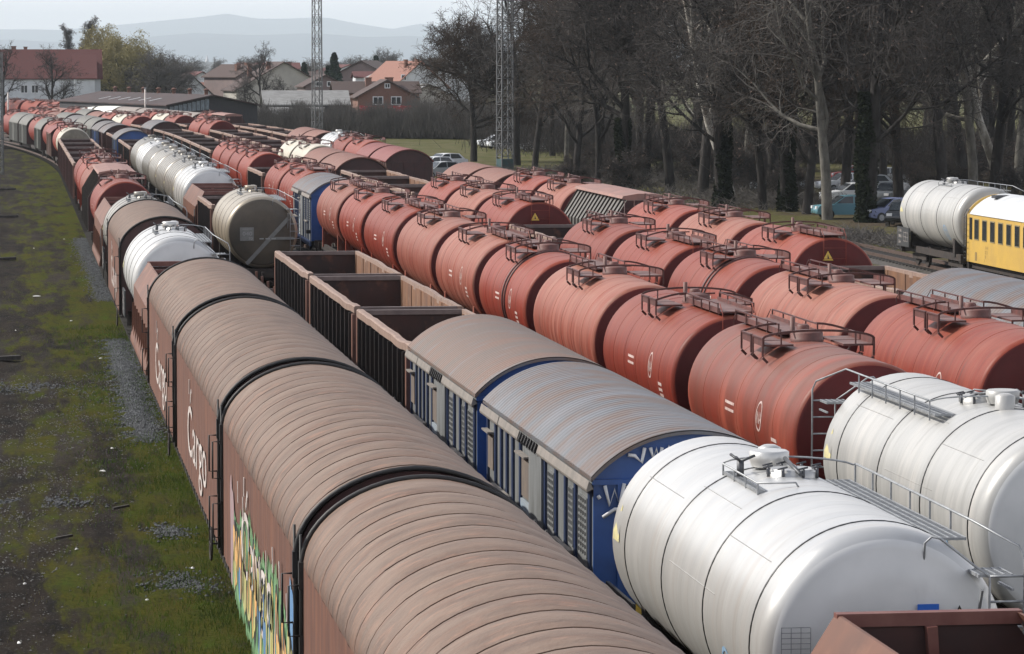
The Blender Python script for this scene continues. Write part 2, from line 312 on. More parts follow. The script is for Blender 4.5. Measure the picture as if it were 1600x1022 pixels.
# ---------- telescopic / canvas hood wagon
def hood_wagon(L=16.3, roofm=hood, sidem=hood_side, text=True, graffiti=False, name='covered_wagon', rib=1.05, depth=.075, lab=None):
    root = empty(name)
    hw, zb, zw, xc, zc2, zt = 1.56, .92, 3.2, 1.27, 3.80, 4.3
    n = int(round((L - .9) / rib)); rib = (L - .9) / n
    roof = [(hw * math.copysign(abs(math.cos(a)) ** (2 / 1.9), math.cos(a)), zw + (zt - zw) * math.sin(a) ** (2 / 1.9)) for a in [math.pi * (i + .6) / 27.2 for i in range(27)]]
    def prof(y):
        t = (y - .45) / rib; u = t - math.floor(t); 
        off = depth * (.15 * (1 - u) + .55 * math.sin(math.pi * u) ** .8) if 0 <= t < n and u > .008 and u < .9995 else 0
        P = [(hw + off * .15, zw)]
        for i, (x, z) in enumerate(roof):
            k = 1 if abs(x) < 1.2 else .55
            l = math.hypot(x, z - 1.6); P.append((x + x / l * off * k, z + (z - 1.6) / l * off * k))
        P += [(-hw - off * .15, zw)]
        return P
    m = MB(); m.sheet(prof, [0, .02, .3, .449], 0, True)
    for i in range(n):
        y0, y1 = .45 + rib * i, .45 + rib * (i + 1)
        P0 = prof(y0 - .0006 if i else y0 - .002); P1 = prof(y0 + rib * .0085)
        k = len(P0); b0 = len(m.v); m.v += [(x, y0, z) for x, z in P0] + [(x, y0, z) for x, z in P1]
        for q in range(k - 1): m.face((b0 + q, b0 + q + 1, b0 + k + q + 1, b0 + k + q), 1 if 6 < q < 21 else 2)
        yy = [y0 + rib * .0085 * 0 + 1e-5]; Q = lambda y, y0=y0: prof(max(y, y0 + rib * .0085))
        m.sheet(Q, [y0 + 1e-5] + [y0 + rib * u for u in (.1, .25, .45, .65, .85, .96, .999)], 0, True)
    m.sheet(prof, [L - .449, L - .3, L - .02, L], 0, True)
    m.build('hood', [roofm, mat('seam_shade', (.09, .058, .042), (.15, .10, .075), ns=5, rough=.8), rimm], root)  # darker riser faces: shade of the rib creases put into the colour
    m = MB()
    for sx in (-1, 1):
        P = [(sx * hw, zb), (sx * hw, zw)] if sx < 0 else [(sx * hw, zw), (sx * hw, zb)]
        yy = [0.0]
        for i in range(n): yy += [.45 + rib * i, .45 + rib * (i + .5)]
        yy += [L - .45, L]
        P2 = lambda y, P=P, sx=sx: [(x + sx * (.012 if int((y - .45) / rib * 2 + .01) % 2 else 0), z) for x, z in P]
        if sx < 0: m.sheet(lambda y: P2(y)[::-1], yy, 0, False)
        else: m.sheet(P2, yy, 0, False)
        m.cut()
    m.build('side_wall', sidem, root)
    m = MB()
    for y0, y1 in ((.06, .12), (L - .12, L - .06)):
        P = [(-hw + .03, zb), (hw - .03, zb), (hw - .03, zw)] + [(x * .98, z - .03) for x, z in roof] + [(-hw + .03, zw)]
        m.prism(P, y0, y1); m.cut()
    m.build('end_wall', end_maroon, root)
    m = MB()                                                    # dark seal hoop round each end
    for y in (-.03, L - .01):
        P = [(-hw - .02, zb, ), (-hw - .02, zw)] + [(x * 1.012, z + .02) for x, z in reversed(roof)] + [(hw + .02, zw), (hw + .02, zb)]
        m.tube([(x, y, z) for x, z in P], .035, 6); m.cut()
    m.build('end_hoop', black, root)
    m = MB()
    for y, e in ((.0, 1), (L, -1)):
        for sx in (-1, 1):
            x = sx * (hw + .05)
            m.tube([(x, y + e * .05, 2.3), (x + sx * .14, y + e * .05, 2.3), (x + sx * .14, y + e * .05, 2.95), (x, y + e * .05, 2.95)], .016, 5)
            m.tube([(x, y + e * .05, 1.25), (x + sx * .14, y + e * .05, 1.25), (x + sx * .14, y + e * .05, 1.85), (x, y + e * .05, 1.85)], .016, 5)
    m.build('grab_rail', black, root)
    m = MB()
    for y, e in ((.0, 1), (L, -1)):
        for sx in (-1, 1):
            x = sx * (hw + .03); m.box(x - .03, x + .03, y - .07, y + .07, 2.9, 3.25); m.box(x - .025, x + .025, y - .05, y + .05, 1.9, 2.3); m.tube([(x, y, 1.0), (x, y, 3.6)], .02, 5)
    m.build('locking_gear', black, root)
    m = MB(); m.box(-1.5, 1.5, .1, L - .1, .86, .95); m.build('floor_frame', under, root)
    if text:
        m = MB(); x = -hw - .03
        put_text(m, 'Cargo', lambda u, v: (x, L * .68 - u * 7.2, 1.45 + v * 1.05))
        m.beam((x, L * .68 - .9, 2.72), (x, L * .68 - .9, 3.02), .012, .1); m.beam((x, L * .68 - 1.4, 2.60), (x, L * .68 - 1.7, 2.85), .012, .12)
        m.build('side_lettering', whitep, root)
    if graffiti:
        rg = random.Random(5); cols = [mat('graffiti_yellow', (.46, .40, .12), (.36, .36, .18), ns=3), mat('graffiti_orange', (.62, .30, .10), (.55, .38, .14), ns=3),
                                       mat('graffiti_green', (.10, .22, .10), (.16, .30, .14), ns=3), mat('graffiti_blue', (.08, .19, .38), (.14, .24, .34), ns=3), mat('graffiti_pink', (.30, .19, .20), (.26, .2, .2), ns=3), mat('graffiti_black', (.03, .035, .03), ns=3)]
        m = MB()
        def blob(yc, zc, wy, hz, x, mi, k=9, sk=0):
            pts = []
            for i in range(k * 2):
                t = 2 * math.pi * i / (k * 2); rr = 1 + .22 * math.sin(3 * t + yc) + .12 * rg.uniform(-1, 1)
                pts.append((x, yc - wy * rr * math.cos(t) + sk * math.sin(t), zc + hz * rr * math.sin(t)))
            m.poly(pts, mi)
        x0 = -hw - .022
        def arch(yc): u = (yc - .6) / 12.6; return 1.0 + .55 * math.sin(math.pi * u)
        for k in range(40): u = k / 39; yc = .5 + 12.9 * u; blob(yc, 1.45 + .1 * rg.uniform(-1, 1), .30, arch(yc) * .62, x0, 2)
        for k in range(11):
            yc = .9 + k * 1.17; hz = arch(yc); blob(yc, 1.5, .56, hz * .50, x0 - .004, 5, sk=rg.uniform(-.2, .2))
            blob(yc, 1.5, .47, hz * .44, x0 - .008, rg.choice([0, 0, 1]), sk=rg.uniform(-.2, .2))
            blob(yc + .1, 1.15, .30, hz * .22, x0 - .012, rg.choice([1, 0, 0, 3]))
            blob(yc - .1, 1.85, .10, hz * .20, x0 - .014, 5)
            blob(yc + .2, 1.4, .07, hz * .33, x0 - .016, rg.choice([0, 3, 5]))
            blob(yc - .3, 1.7, .05, hz * .12, x0 - .018, rg.choice([0, 4]))
        blob(.7, 2.1, .35, .7, x0 - .002, 3); blob(13.6, 1.8, .5, .9, x0 - .002, 4)
        for k in range(9): yc = 1.2 + k * 1.3; m.beam((x0 - .02, yc, 2.1 + .35 * math.sin(k)), (x0 - .02, yc + .08, 2.5 + .3 * math.sin(k)), .01, .09, 6)
        m.build('graffiti', cols + [whitep], root)
    m = MB(); c = Vector((-1.62, L * .12, .72))
    m.tube([(c.x, c.y + .3 * math.cos(t * math.pi / 8), c.z + .3 * math.sin(t * math.pi / 8)) for t in range(17)], .025, 6, cap=False)
    m.beam(c + Vector((0, -.3, 0)), c + Vector((0, .3, 0)), .03, .03); m.beam(c + Vector((0, 0, -.3)), c + Vector((0, 0, .3)), .03, .03); m.beam(c, c + Vector((.5, 0, 0)), .03, .03)
    m.build('brake_wheel', under, root)
    gear(root, L, True, zf=.9)
    return root

# ---------- red tank wagon
def tank_prof(L, r, lip, dish, y0=.0, n=8):
    P = [(y0, .001)]
    for i in range(1, 7): t = i / 7; P.append((y0 + dish * (1 - math.sqrt(max(0, 1 - (t * .92) ** 2))) , (r - lip) * t))
    yb = y0 + dish
    for i in range(n + 1): a = math.pi / 2 * i / n; P.append((yb + lip * (1 - math.cos(a)) * .9, r - lip + lip * math.sin(a)))
    return P
def full_tank(m, L, r, cz, lip, dish, mi_side=0, mi_end=1, n=64):
    A = tank_prof(L, r, lip, dish); k = len(A)
    mid = [(A[-1][0] + (L - 2 * A[-1][0]) * i / 8, r) for i in range(1, 8)]
    B = [(L - y, rr) for y, rr in reversed(A)]
    P = A + mid + B
    mis = [mi_end if (i < k - 6 or i >= len(P) - 1 - (k - 6)) else mi_side for i in range(len(P) - 1)]
    m.lathe_y(P, 0, cz, n, mis=mis); return A[-1][0]
def saddle(m, y, r, cz):
    m.box(-1.1, 1.1, y - .12, y + .12, 1.0, cz - r * .74, 0); m.box(-1.25, -1.05, y - .15, y + .15, 1.0, cz - r * .52); m.box(1.05, 1.25, y - .15, y + .15, 1.0, cz - r * .52)
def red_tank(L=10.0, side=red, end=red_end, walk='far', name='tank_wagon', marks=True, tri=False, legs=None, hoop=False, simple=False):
    root = empty(name); r, cz = 1.44, 2.66; top = cz + r
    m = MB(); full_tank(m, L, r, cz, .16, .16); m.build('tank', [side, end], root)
    m = MB()
    for i in range(1, 6):
        y = .25 + (L - .5) * i / 6; m.lathe_y([(y - .02, r - .01), (y - .015, r + .006), (y + .015, r + .006), (y + .02, r - .01)], 0, cz, 64); m.cut()
    m.build('weld_seam', side, root)
    m = MB(); saddle(m, 1.3, r, cz); m.cut(); saddle(m, L - 1.3, r, cz); m.build('saddle', side, root)
    yc = L * .5
    m = MB(); m.lathe_z([(top - .1, .30), (top + .02, .34), (top + .04, .32), (top + .15, .32), (top + .18, .30), (top + .21, .12)], 0, yc, 20)
    m.lathe_z([(top - .05, .13), (top + .22, .13), (top + .26, .10)], .1, yc + .75, 10); m.lathe_z([(top - .05, .05), (top + .42, .05)], -.15, yc + .62, 8)
    m.tube([(-.42, yc - .1, top + .18), (.42, yc - .1, top + .20)], .022, 6); m.build('manway', red_walk, root)
    # platforms either side of the manway, plus the walkway along the crown
    e = 1 if walk == 'far' else -1
    P1 = MB()
    for sx in (-1, 1):
        for x0, x1, y0, y1 in ((.50, 1.10, -.95, -.05), (.50, 1.10, .05, .95)):
            P1.box(min(sx * x0, sx * x1), max(sx * x0, sx * x1), yc + y0, yc + y1, top - .04, top + .0)
            P1.box(sx * 1.10 - .015, sx * 1.10 + .015, yc + y0, yc + y1, top - .04, top + .13)
    ya, yb = yc + e * .75, (L - .25 if e > 0 else .25)
    P1.box(-.36, .36, min(ya, yb), max(ya, yb), top + .05, top + .085)
    for sx in (-1, 1): P1.box(sx * .36 - .012, sx * .36 + .012, min(ya, yb), max(ya, yb), top + .04, top + .16)
    for k in range(4): yy = ya + (yb - ya) * (k + .5) / 4; P1.box(-.3, .3, yy - .03, yy + .03, top - .06, top + .05)
    P1.build('platform', red_walk, root)
    Rl = MB(); hz = top + .16; w_, h_ = .05, .035
    for sx in (-1, 1):
        for y0 in (-.95, -.08, .08, .95):
            Rl.beam((sx * 1.12, yc + y0, top - .24), (sx * 1.12, yc + y0, hz - .06), .03, .06)
            Rl.beam((sx * 1.12, yc + y0, top - .26), (sx * 1.02, yc + y0, top - .36), .03, .05)
        Rl.beam((sx * 1.12, yc - .97, hz - .05), (sx * 1.12, yc - .06, hz - .05), .035, .03); Rl.beam((sx * 1.12, yc + .06, hz - .05), (sx * 1.12, yc + .97, hz - .05), .035, .03)
        Rl.beam((sx * .40, ya, top + .05), (sx * .40, ya, hz + .12), .025, .025)
        n = 4
        for k in range(n + 1):
            yy = ya + (yb - ya) * k / n; Rl.beam((sx * .40, yy, top + .05), (sx * .40, yy, hz + .10), .025, .035)
        Rl.beam((sx * .40, ya, hz + .10), (sx * .40, yb, hz + .10), .03, .03)
    for y0 in (-.95, .95):                                     # arched rails over the crown
        if (e > 0 and y0 > 0) or (e < 0 and y0 < 0):
            for sx in (-1, 1):
                P = [(sx * (1.12 - .72 * t), yc + y0, hz - .05 + .15 * math.sin(t * math.pi / 2)) for t in (0, .25, .5, .75, 1)]
                for a, b in zip(P[:-1], P[1:]): Rl.beam(a, b, .03, .045)
        else:
            P = [(1.12 * math.cos(t), yc + y0, hz - .05 + .16 * math.sin(t)) for t in [math.pi * i / 12 for i in range(13)]]
            for a, b in zip(P[:-1], P[1:]): Rl.beam(a, b, .03, .045)
            for t in (3.2, 8.8): i = t / 12 * math.pi; Rl.beam((1.12 * math.cos(i), yc + y0, top), (1.12 * math.cos(i), yc + y0, hz - .05 + .16 * math.sin(i)), .025, .035)
    Rl.build('platform_railing', red_rail, root)
    # ladder down the end
    m = MB(); ye = -.12 if e < 0 else L + .12
    for x in (-.36, .36): m.tube([(x, yb, hz + .10), (x, ye, top + .05), (x, ye - .03, top - 1.1)], .011, 5)
    for k in range(3): z = top - 1.0 + k * .34; m.tube([(-.36, ye, z), (.36, ye, z)], .007, 5)
    m.build('ladder', red_rail if walk == 'far' else side, root)
    if marks:
        m = MB()
        def cyl(y, ang, dr=.006): return (-(r + dr) * math.cos(ang), y, cz + (r + dr) * math.sin(ang))
        def patch(y0, y1, a0, a1, k=3):
            pa = [cyl(y0, a0 + (a1 - a0) * i / k) for i in range(k + 1)]; pb = [cyl(y1, a0 + (a1 - a0) * i / k) for i in range(k + 1)]
            for i in range(k): m.poly([pa[i], pa[i + 1], pb[i + 1], pb[i]])
        c0 = L * .30; 
        for k in range(24):
            t0, t1 = 2 * math.pi * k / 24, 2 * math.pi * (k + 1) / 24
            q = lambda t, rr: cyl(c0 + rr * math.cos(t), .10 + rr * math.sin(t) / r * 1.25)
            m.poly([q(t0, .24), q(t1, .24), q(t1, .205), q(t0, .205)])
        put_text(m, 'INA', lambda u, v: cyl(c0 + .2 - u * .4, .0 + v * .16))
        for k in range(3): patch(c0 - 1.5, c0 - 1.05, -.15 - k * .09, -.10 - k * .09)
        for k in range(2): patch(c0 + 2.2, c0 + 3.0, .08 - k * .10, .12 - k * .10)
        m.build('side_marking', mat('aged_white_print', (.55, .46, .43), (.42, .26, .22), ns=7, rough=.6), root)
        m = MB()
        for x0 in (-.75, -.38):
            for k in range(7): m.box(x0, x0 + .32, -.015, -.010, 1.75 + k * .07, 1.765 + k * .07)
            for k in range(4): m.box(x0 + k * .10, x0 + k * .10 + .012, -.015, -.009, 1.75, 2.2)
        m.build('data_grid', whitef, root)
    if tri:
        m = MB(); s_ = .17; x, z = -.20, 3.38
        m.prism([(x - s_, z), (x + s_, z), (x, z + .30)], -.03, -.02, 0); m.prism([(x - .02, z + .06), (x + .04, z + .06), (x - .01, z + .20)], -.036, -.031, 1); m.build('warning_triangle', [yellowp, black], root)
    if hoop:
        m = MB()
        for y in (L * .40, L * .445): m.lathe_y([(y - .05, r), (y - .05, r + .04), (y + .05, r + .04), (y + .05, r)], 0, cz, 64); m.cut()
        m.build('hose_hoop', red_rail, root)
    gear(root, L, False)
    return root

# ---------- insulated white tank wagon
def white_tank(L=10.6, clad=alu, end=None, name='insulated_tank_wagon', flip=False, near=False, hoops=4, plate=True, hw_=.022):
    root = empty(name); r, cz = 1.50, 2.64; top = cz + r; end = end or clad
    m = MB(); full_tank(m, L, r, cz, .30, .10); m.build('tank', [clad, end], root)
    m = MB()
    for i in range(hoops):
        y = L * (.075 + .265 * i) if hoops == 4 else L * (.06 + .88 * i / (hoops - 1)); m.lathe_y([(y - hw_, r - .005), (y - hw_ + .004, r + .010), (y + hw_ - .004, r + .010), (y + hw_, r - .005)], 0, cz, 72); m.cut()
    m.build('hoop', hoopm, root)
    m = MB()
    for i in range(9):
        y = L * (.13 + .09 * i); m.lathe_y([(y - .012, r - .004), (y, r + .003), (y + .012, r - .004)], 0, cz, 64)
    for y0, y1, a in ((1.2, 3.6, .7), (4.2, 6.6, .95), (6.9, 9.4, .75), (3.0, 6.0, .2)):
        c, s_ = math.cos(a), math.sin(a); m.beam((-(r + .0) * c, y0, cz + r * s_), (-(r + .0) * c, y1, cz + r * s_), .01, .01)
    m.build('sheet_joint', clad, root)
    D = 1 if not flip else -1; Y = (lambda y: y) if not flip else (lambda y: L - y); X = lambda x: x * D
    yc = L * .52
    m = MB()
    m.lathe_z([(top - .06, .34), (top + .04, .34), (top + .05, .29), (top + .08, .29)], X(.1), Y(yc), 24)
    m.lathe_z([(top + .02, .24), (top + .10, .27), (top + .22, .27), (top + .24, .24)], X(-.05), Y(yc + .75), 24)
    m.lathe_z([(top - .06, .16), (top + .2, .16), (top + .24, .08)], X(.1), Y(yc + 1.4), 16)
    m.build('manway', clad, root)
    m = MB()
    for k in range(8):
        t = 2 * math.pi * k / 8 + .2; cx, cy = X(.1) + .35 * math.cos(t), Y(yc) + .35 * math.sin(t)
        m.tube([(cx, cy, top - .04), (cx, cy, top + .10)], .022, 6); m.tube([(cx - .07, cy, top + .10), (cx + .07, cy + .05, top + .12)], .014, 5)
    for k in range(3): t = k * 2.1; m.tube([(X(-.5), Y(yc + .5), top + .12), (X(-.5) + .2 * math.cos(t), Y(yc + .5) + .2 * math.sin(t), top + .2)], .02, 5)
    m.tube([(X(-.5), Y(yc + .5), top - .1), (X(-.5), Y(yc + .5), top + .14)], .05, 8)
    m.tube([(X(.1), Y(yc - .5), top + .05), (X(.1), Y(yc + .45), top + .16)], .03, 6)
    m.build('clamp_bolt', galv_dark, root)
    # side platform (left) and walkway to the near end (right), with rails
    z1 = top - .18
    g = MB()
    def grate(x0, x1, y0, y1, z):
        n = int(abs(y1 - y0) / .07); ylo, yhi = min(Y(y0), Y(y1)), max(Y(y0), Y(y1)); xa, xb = min(X(x0), X(x1)), max(X(x0), X(x1))
        for k in range(n + 1): y = ylo + (yhi - ylo) * k / n; g.box(xa, xb, y - .010, y + .010, z - .03, z)
        for k in range(5): x = xa + (xb - xa) * k / 4; g.box(x - .012, x + .012, ylo, yhi, z - .035, z + .004)
    grate(-.60, -.22, yc - 1.1, yc + 1.1, z1 + .10); grate(.62, 1.02, yc + .6, .35, z1 + .02)
    grate(1.02, 1.42, .30, -.25, 3.62)
    g.build('walkway', galv, root)
    q = MB(); P = lambda x, y, z: (X(x), Y(y), z)
    for k in range(4): y = yc - 1.1 + 2.2 * k / 3; q.beam(P(-.61, y, z1 - .06), P(-.61, y, z1 + .20), .022, .022)
    q.tube([P(-.12, yc - 1.35, top - .02), P(-.16, yc - 1.33, top + .05), P(-.3, yc - 1.25, z1 + .22), P(-.61, yc - 1.1, z1 + .20), P(-.61, yc + 1.1, z1 + .20)] + [P(-.61 + 1.7 * (1 - math.cos(t)) / 2, yc + 1.1 - .6 * (1 - math.cos(t)) / 2, z1 + .20 + .12 * math.sin(t)) for t in [math.pi * i / 12 for i in range(1, 12)]] + [P(1.10, yc + .5, z1 + .24)], .014, 6)
    q.tube([P(1.10, yc + .5, z1 + .24), P(1.06, .2, z1 + .24), P(1.50, -.25, 3.95), P(1.56, -.28, 3.80), P(1.56, -.28, 1.4)], .016, 6)
    for k in range(6): y = yc + .4 - (yc + .2) * k / 6; q.beam(P(1.06, y, z1 - .1), P(1.06, y, z1 + .24), .022, .022)
    q.tube([P(.45, .12, top - .42), P(.45, .08, top - .18), P(.52, .03, top - .10), P(.62, .0, top - .12), P(1.0, -.22, 3.70), P(1.14, -.28, 3.6), P(1.14, -.28, 1.4)], .015, 6)
    q.build('handrail', galv, root)
    q = MB()
    for k in range(8): z = 1.5 + k * .3; q.tube([P(1.14, -.28, z), P(1.56, -.28, z)], .016, 6)
    for z in (3.44,): q.beam(P(1.42, .3, z), P(1.42, -.28, z), .03, .03); q.beam(P(1.06, .1, z - .7), P(1.06, -.25, z), .03, .03)
    q.build('ladder', galv, root)
    m = MB(); saddle(m, 1.5, r, cz); m.cut(); saddle(m, L - 1.5, r, cz); m.build('saddle', under, root)
    if plate:                                                   # dark number board and signs on the left
        m = MB(); yb = L + .1 if not flip else -.1
        m.box(-1.52, -1.47, L - 2.1, L + .1, 1.05, 1.95, 0)
        m.build('number_board', mat('board_grey', (.035, .037, .04), (.05, .05, .05), ns=5, rough=.5), root)
        m = MB(); 
        for s_, a, b, z, h in (('31 80', 1.95, 1.45, 1.72, .13), ('785 1', 1.95, 1.3, 1.45, .13), ('Zas', 1.95, 1.55, 1.2, .12)):
            put_text(m, s_, lambda u, v: (-1.524, L - (2.0 - a + .15) - u * (a - b), z + v * h))
        for k in range(3): m.box(-1.526, -1.522, L - 1.9, L - 1.15, 1.3 + k * .2, 1.312 + k * .2)
        for k in range(3): m.box(-1.526, -1.522, L - 1.9 + k * .36, L - 1.885 + k * .36, 1.3, 1.75)
        m.build('board_lettering', whitep, root)
        m = MB(); yw = L * .935; a0 = .12
        def cyl(y, ang, dr=.012): return (-(r + dr) * math.cos(ang), y, cz + (r + dr) * math.sin(ang))
        m.poly([cyl(yw - .22, a0 - .13), cyl(yw - .22, a0), cyl(yw - .22, a0 + .03), cyl(yw + .2, a0 + .03), cyl(yw + .2, a0 - .13)][::-1]) if False else None
        m.poly([cyl(yw + .24, a0 - .10), cyl(yw - .24, a0 - .10), cyl(yw - .24, a0 - .02), cyl(yw, a0 + .26), cyl(yw + .24, a0 - .02)])
        m.build('yellow_sticker', yel_dull, root)
        m = MB(); m.prism([(-.05, 0), (.05, 0), (0, .2)], 0, .1) if False else None
        c0 = L * .22
        for k in range(24):
            t0, t1 = 2 * math.pi * k / 24, 2 * math.pi * (k + 1) / 24; q_ = lambda t, rr: cyl(c0 + rr * math.cos(t), -.42 + rr * math.sin(t) / r * 1.2, .008)
            m.poly([q_(t0, .32), q_(t1, .32), q_(t1, .27), q_(t0, .27)])
        put_text(m, 'TC', lambda u, v: cyl(c0 + .17 - u * .34, -.55 + v * .24, .008)); m.build('round_emblem', bluef, root)
    gear(root, L, True)
    return root

# ---------- gondola
def gondola(L=13.0, out=gond, ins=gond_in, right=None, name='open_wagon', H=3.3, stiles=11):
    root = empty(name); hw, zf = 1.42, 1.2; right = right or ins
    m = MB()
    m.box(-hw + .08, -hw + .12, .06, L - .06, zf, H - .05); m.cut(); m.box(hw - .12, hw - .08, .06, L - .06, zf, H - .05)
    m.build('side_wall', out, root)
    m = MB()
    for y, y2 in ((-.04, .02), (L - .02, L - .08)):
        m.box(-hw + .1205, hw - .1205, min(y2, y2 + .06), max(y2, y2 + .06), zf, H - .05)
        for k in range(4): x = -1.0 + k * .667; m.box(x - .05, x + .05, y, y + .06, zf - .1, H - .1)
        m.cut()
    m.build('end_wall', ins, root)
    m = MB(); m.box(hw - .16, hw - .123, .09, L - .09, zf + .02, H - .12)
    for k in range(6): y = .6 + (L - 1.2) * k / 5; m.box(hw - .18, hw - .162, y - .03, y + .03, zf + .02, H - .12)
    m.box(hw - .18, hw - .162, L * .42, L * .44, zf + .02, zf + 1.2); m.box(hw - .18, hw - .162, L * .56, L * .58, zf + .02, zf + 1.2); m.box(hw - .18, hw - .162, L * .42, L * .58, zf + 1.2, zf + 1.26)
    m.build('inner_lining', right, root)
    m = MB(); m.box(-hw + .12, hw - .12, .09, L - .09, zf - .06, zf); m.build('floor', ins, root)
    for sx in (-1, 1):
        m = MB(); ys = [i / 14 * L for i in range(15)]
        n0 = len(m.v); rr = random.Random(3 + sx)
        dz = [rr.uniform(-.025, .02) for _ in ys]; dx = [rr.uniform(-.02, .02) for _ in ys]
        for y, a, b in zip(ys, dz, dx): m.v += [(sx * (hw + .02) + b, y, H - .19 + a), (sx * (hw + .02) + b, y, H + a - .03), (sx * (hw - .02) + b, y, H + a), (sx * (hw - .15) + b, y, H + a), (sx * (hw - .15) + b, y, H - .19 + a)]
        for i in range(14):
            for k in range(5):
                a = n0 + i * 5 + k; b = n0 + i * 5 + (k + 1) % 5
                m.face((a, b, b + 5, a + 5) if sx < 0 else (a, a + 5, b + 5, b))
        m.face([n0 + k for k in range(5)]); m.face([n0 + 70 + k for k in range(5)])
        m.build('top_rim', rimm, root)
    m = MB()
    for y in (0, L - .14): m.box(-hw + .14, hw - .14, y, y + .14, H - .14, H - .015); m.cut()
    m.build('end_rim', mat('end_rim_grey', (.17, .13, .12), (.12, .09, .085), ns=3, rough=.6), root)
    m = MB()
    for sx in (-1, 1):
        for k in range(stiles): y = .75 + (L - 1.5) * k / (stiles - 1); a, b = sx * (hw - .08), sx * (hw + .07); m.box(min(a, b), max(a, b), y - .05, y + .05, zf - .15, H - .2)
        m.cut()
    m.build('side_stile', out, root)
    m = MB()
    for sx in (-1, 1):
        for y in (.0, L - .3): a, b = sx * (hw - .08), sx * (hw + .05); m.box(min(a, b), max(a, b), y, y + .28, zf - .15, H - .2); m.cut()
    m.build('corner_post', postm, root)
    m = MB()
    for y in (-.05, L + .05):
        for sx in (-1, 1): x = sx * (hw - .1); e = -1 if y < 0 else 1; m.tube([(x, y, 1.5), (x, y + e * .12, 1.5), (x, y + e * .12, 2.1), (x, y, 2.1)], .015, 5)
    m.build('grab_rail', black, root)
    gear(root, L, True)
    return root

# ---------- open self-discharging hopper
def hopper(L=12.5, mt=hop, name='hopper_wagon', H=3.45):
    root = empty(name); hw, ht = 1.5, 1.05
    m = MB()
    for sx in (-1, 1):
        P = [(sx * hw, 1.6), (sx * hw, 2.72), (sx * ht, H - .02), (sx * (ht - .04), H - .02), (sx * (hw - .05), 2.70), (sx * (hw - .05), 1.6)]
        m.prism(P if sx > 0 else P[::-1], .0, L); m.cut()
    m.build('side_panel', mt, root)
    m = MB()
    for sx in (-1, 1): P = [(sx * 1.40, 1.0), (sx * 1.62, 1.0), (sx * 1.62, 1.12), (sx * 1.505, 1.60), (sx * 1.40, 1.6)]; m.prism(P if sx > 0 else P[::-1], .1, L - .1)
    for k in range(9):
        for sx in (-1, 1): y = .4 + (L - .8) * k / 8; m.beam((sx * 1.53, y, 2.2), (sx * 1.56, y, 1.15), .06, .06)
    m.build('chute', mt, root)
    m = MB()
    P = [(-hw + .05, 1.3), (hw - .05, 1.3), (hw - .05, 2.70), (ht - .04, H - .16), (-ht + .04, H - .16), (-hw + .05, 2.70)]
    m.prism(P, .06, .12); m.poly([(-1.3, .121, 2.95), (1.3, .121, 2.95), (1.3, 2.4, 1.3), (-1.3, 2.4, 1.3)]); m.cut(); m.prism(P, L - .12, L - .06); m.poly([(1.3, L - .2, 2.9), (-1.3, L - .2, 2.9), (-1.3, L - 2.4, 1.3), (1.3, L - 2.4, 1.3)])
    m.build('end_wall', hop_in, root)
    m = MB(); m.box(-1.35, 1.35, .2, L - .2, 1.2, 1.3); m.prism([(-.9, 1.305), (.9, 1.305), (0, 2.1)], .3, L - .3); m.build('floor', hop_in, root)
    m = MB()
    for y in (0, L - .16): m.box(-ht - .02, ht + .02, y, y + .16, H - .15, H); m.beam((0, .2 if y == 0 else L - .2, H - .15), (.12, .2 if y == 0 else L - .2, 1.6), .12, .12); m.cut()
    for y in (L * .34, L * .67): m.box(-ht, ht, y - .05, y + .05, H - .12, H - .02); m.cut()
    m.build('top_beam', mat('hopper_beam', (.13, .045, .036), (.17, .07, .055), ns=3, rough=.55), root)
    m = MB()
    for sx in (-1, 1): m.tube([(sx * 1.53, .1, 1.0), (sx * 1.53, .1, 2.6)], .02, 5); m.tube([(sx * 1.53, .45, 1.0), (sx * 1.53, .45, 2.6)], .02, 5)
    m.build('ladder', black, root)
    gear(root, L, True)
    return root

# ---------- covered hopper with ribbed slanting sides
def covered_hopper(L=12.4, name='covered_hopper_wagon', roofm=pinkroof, endm=end_maroon):
    root = empty(name); zt = 4.0
    P = [(-1.5, 1.2), (1.5, 1.2), (1.5, 2.9), (.8, zt), (-.8, zt), (-1.5, 2.9)]
    m = MB(); m.prism(P, .1, L - .1, 0, True, capmi=1)
    for k in range(15):
        y = .3 + (L - .6) * k / 14
        for sx in (-1, 1):
            m.beam((sx * 1.53, y, 1.25), (sx * 1.53, y, 2.9), .05, .07, 2); m.beam((sx * 1.53, y, 2.9), (sx * .83, y, zt + .02), .05, .07, 2)
    m.build('body', [grey_rib, endm, under], root)
    m = MB(); m.prism([(-.75, zt), (.75, zt), (.98, zt + .06), (.92, zt + .17), (.3, zt + .27), (-.3, zt + .27), (-.92, zt + .17), (-.98, zt + .06)], .25, L - .25); m.build('hatch_roof', roofm, root)
    m = MB(); m.box(-.5, .5, -.25, .05, 1.2, 1.26)
    for x in (-.9, .9): m.tube([(x, 0, 1.2), (x, 0, zt)], .02, 5)
    for k in range(8): m.tube([(-.9, 0, 1.4 + k * .32), (-.5, 0, 1.4 + k * .32)], .014, 5)
    m.tube([(-.5, 0, 1.2), (-.5, 0, zt)], .02, 5); m.build('ladder', red_rail, root)
    gear(root, L, False)
    return root

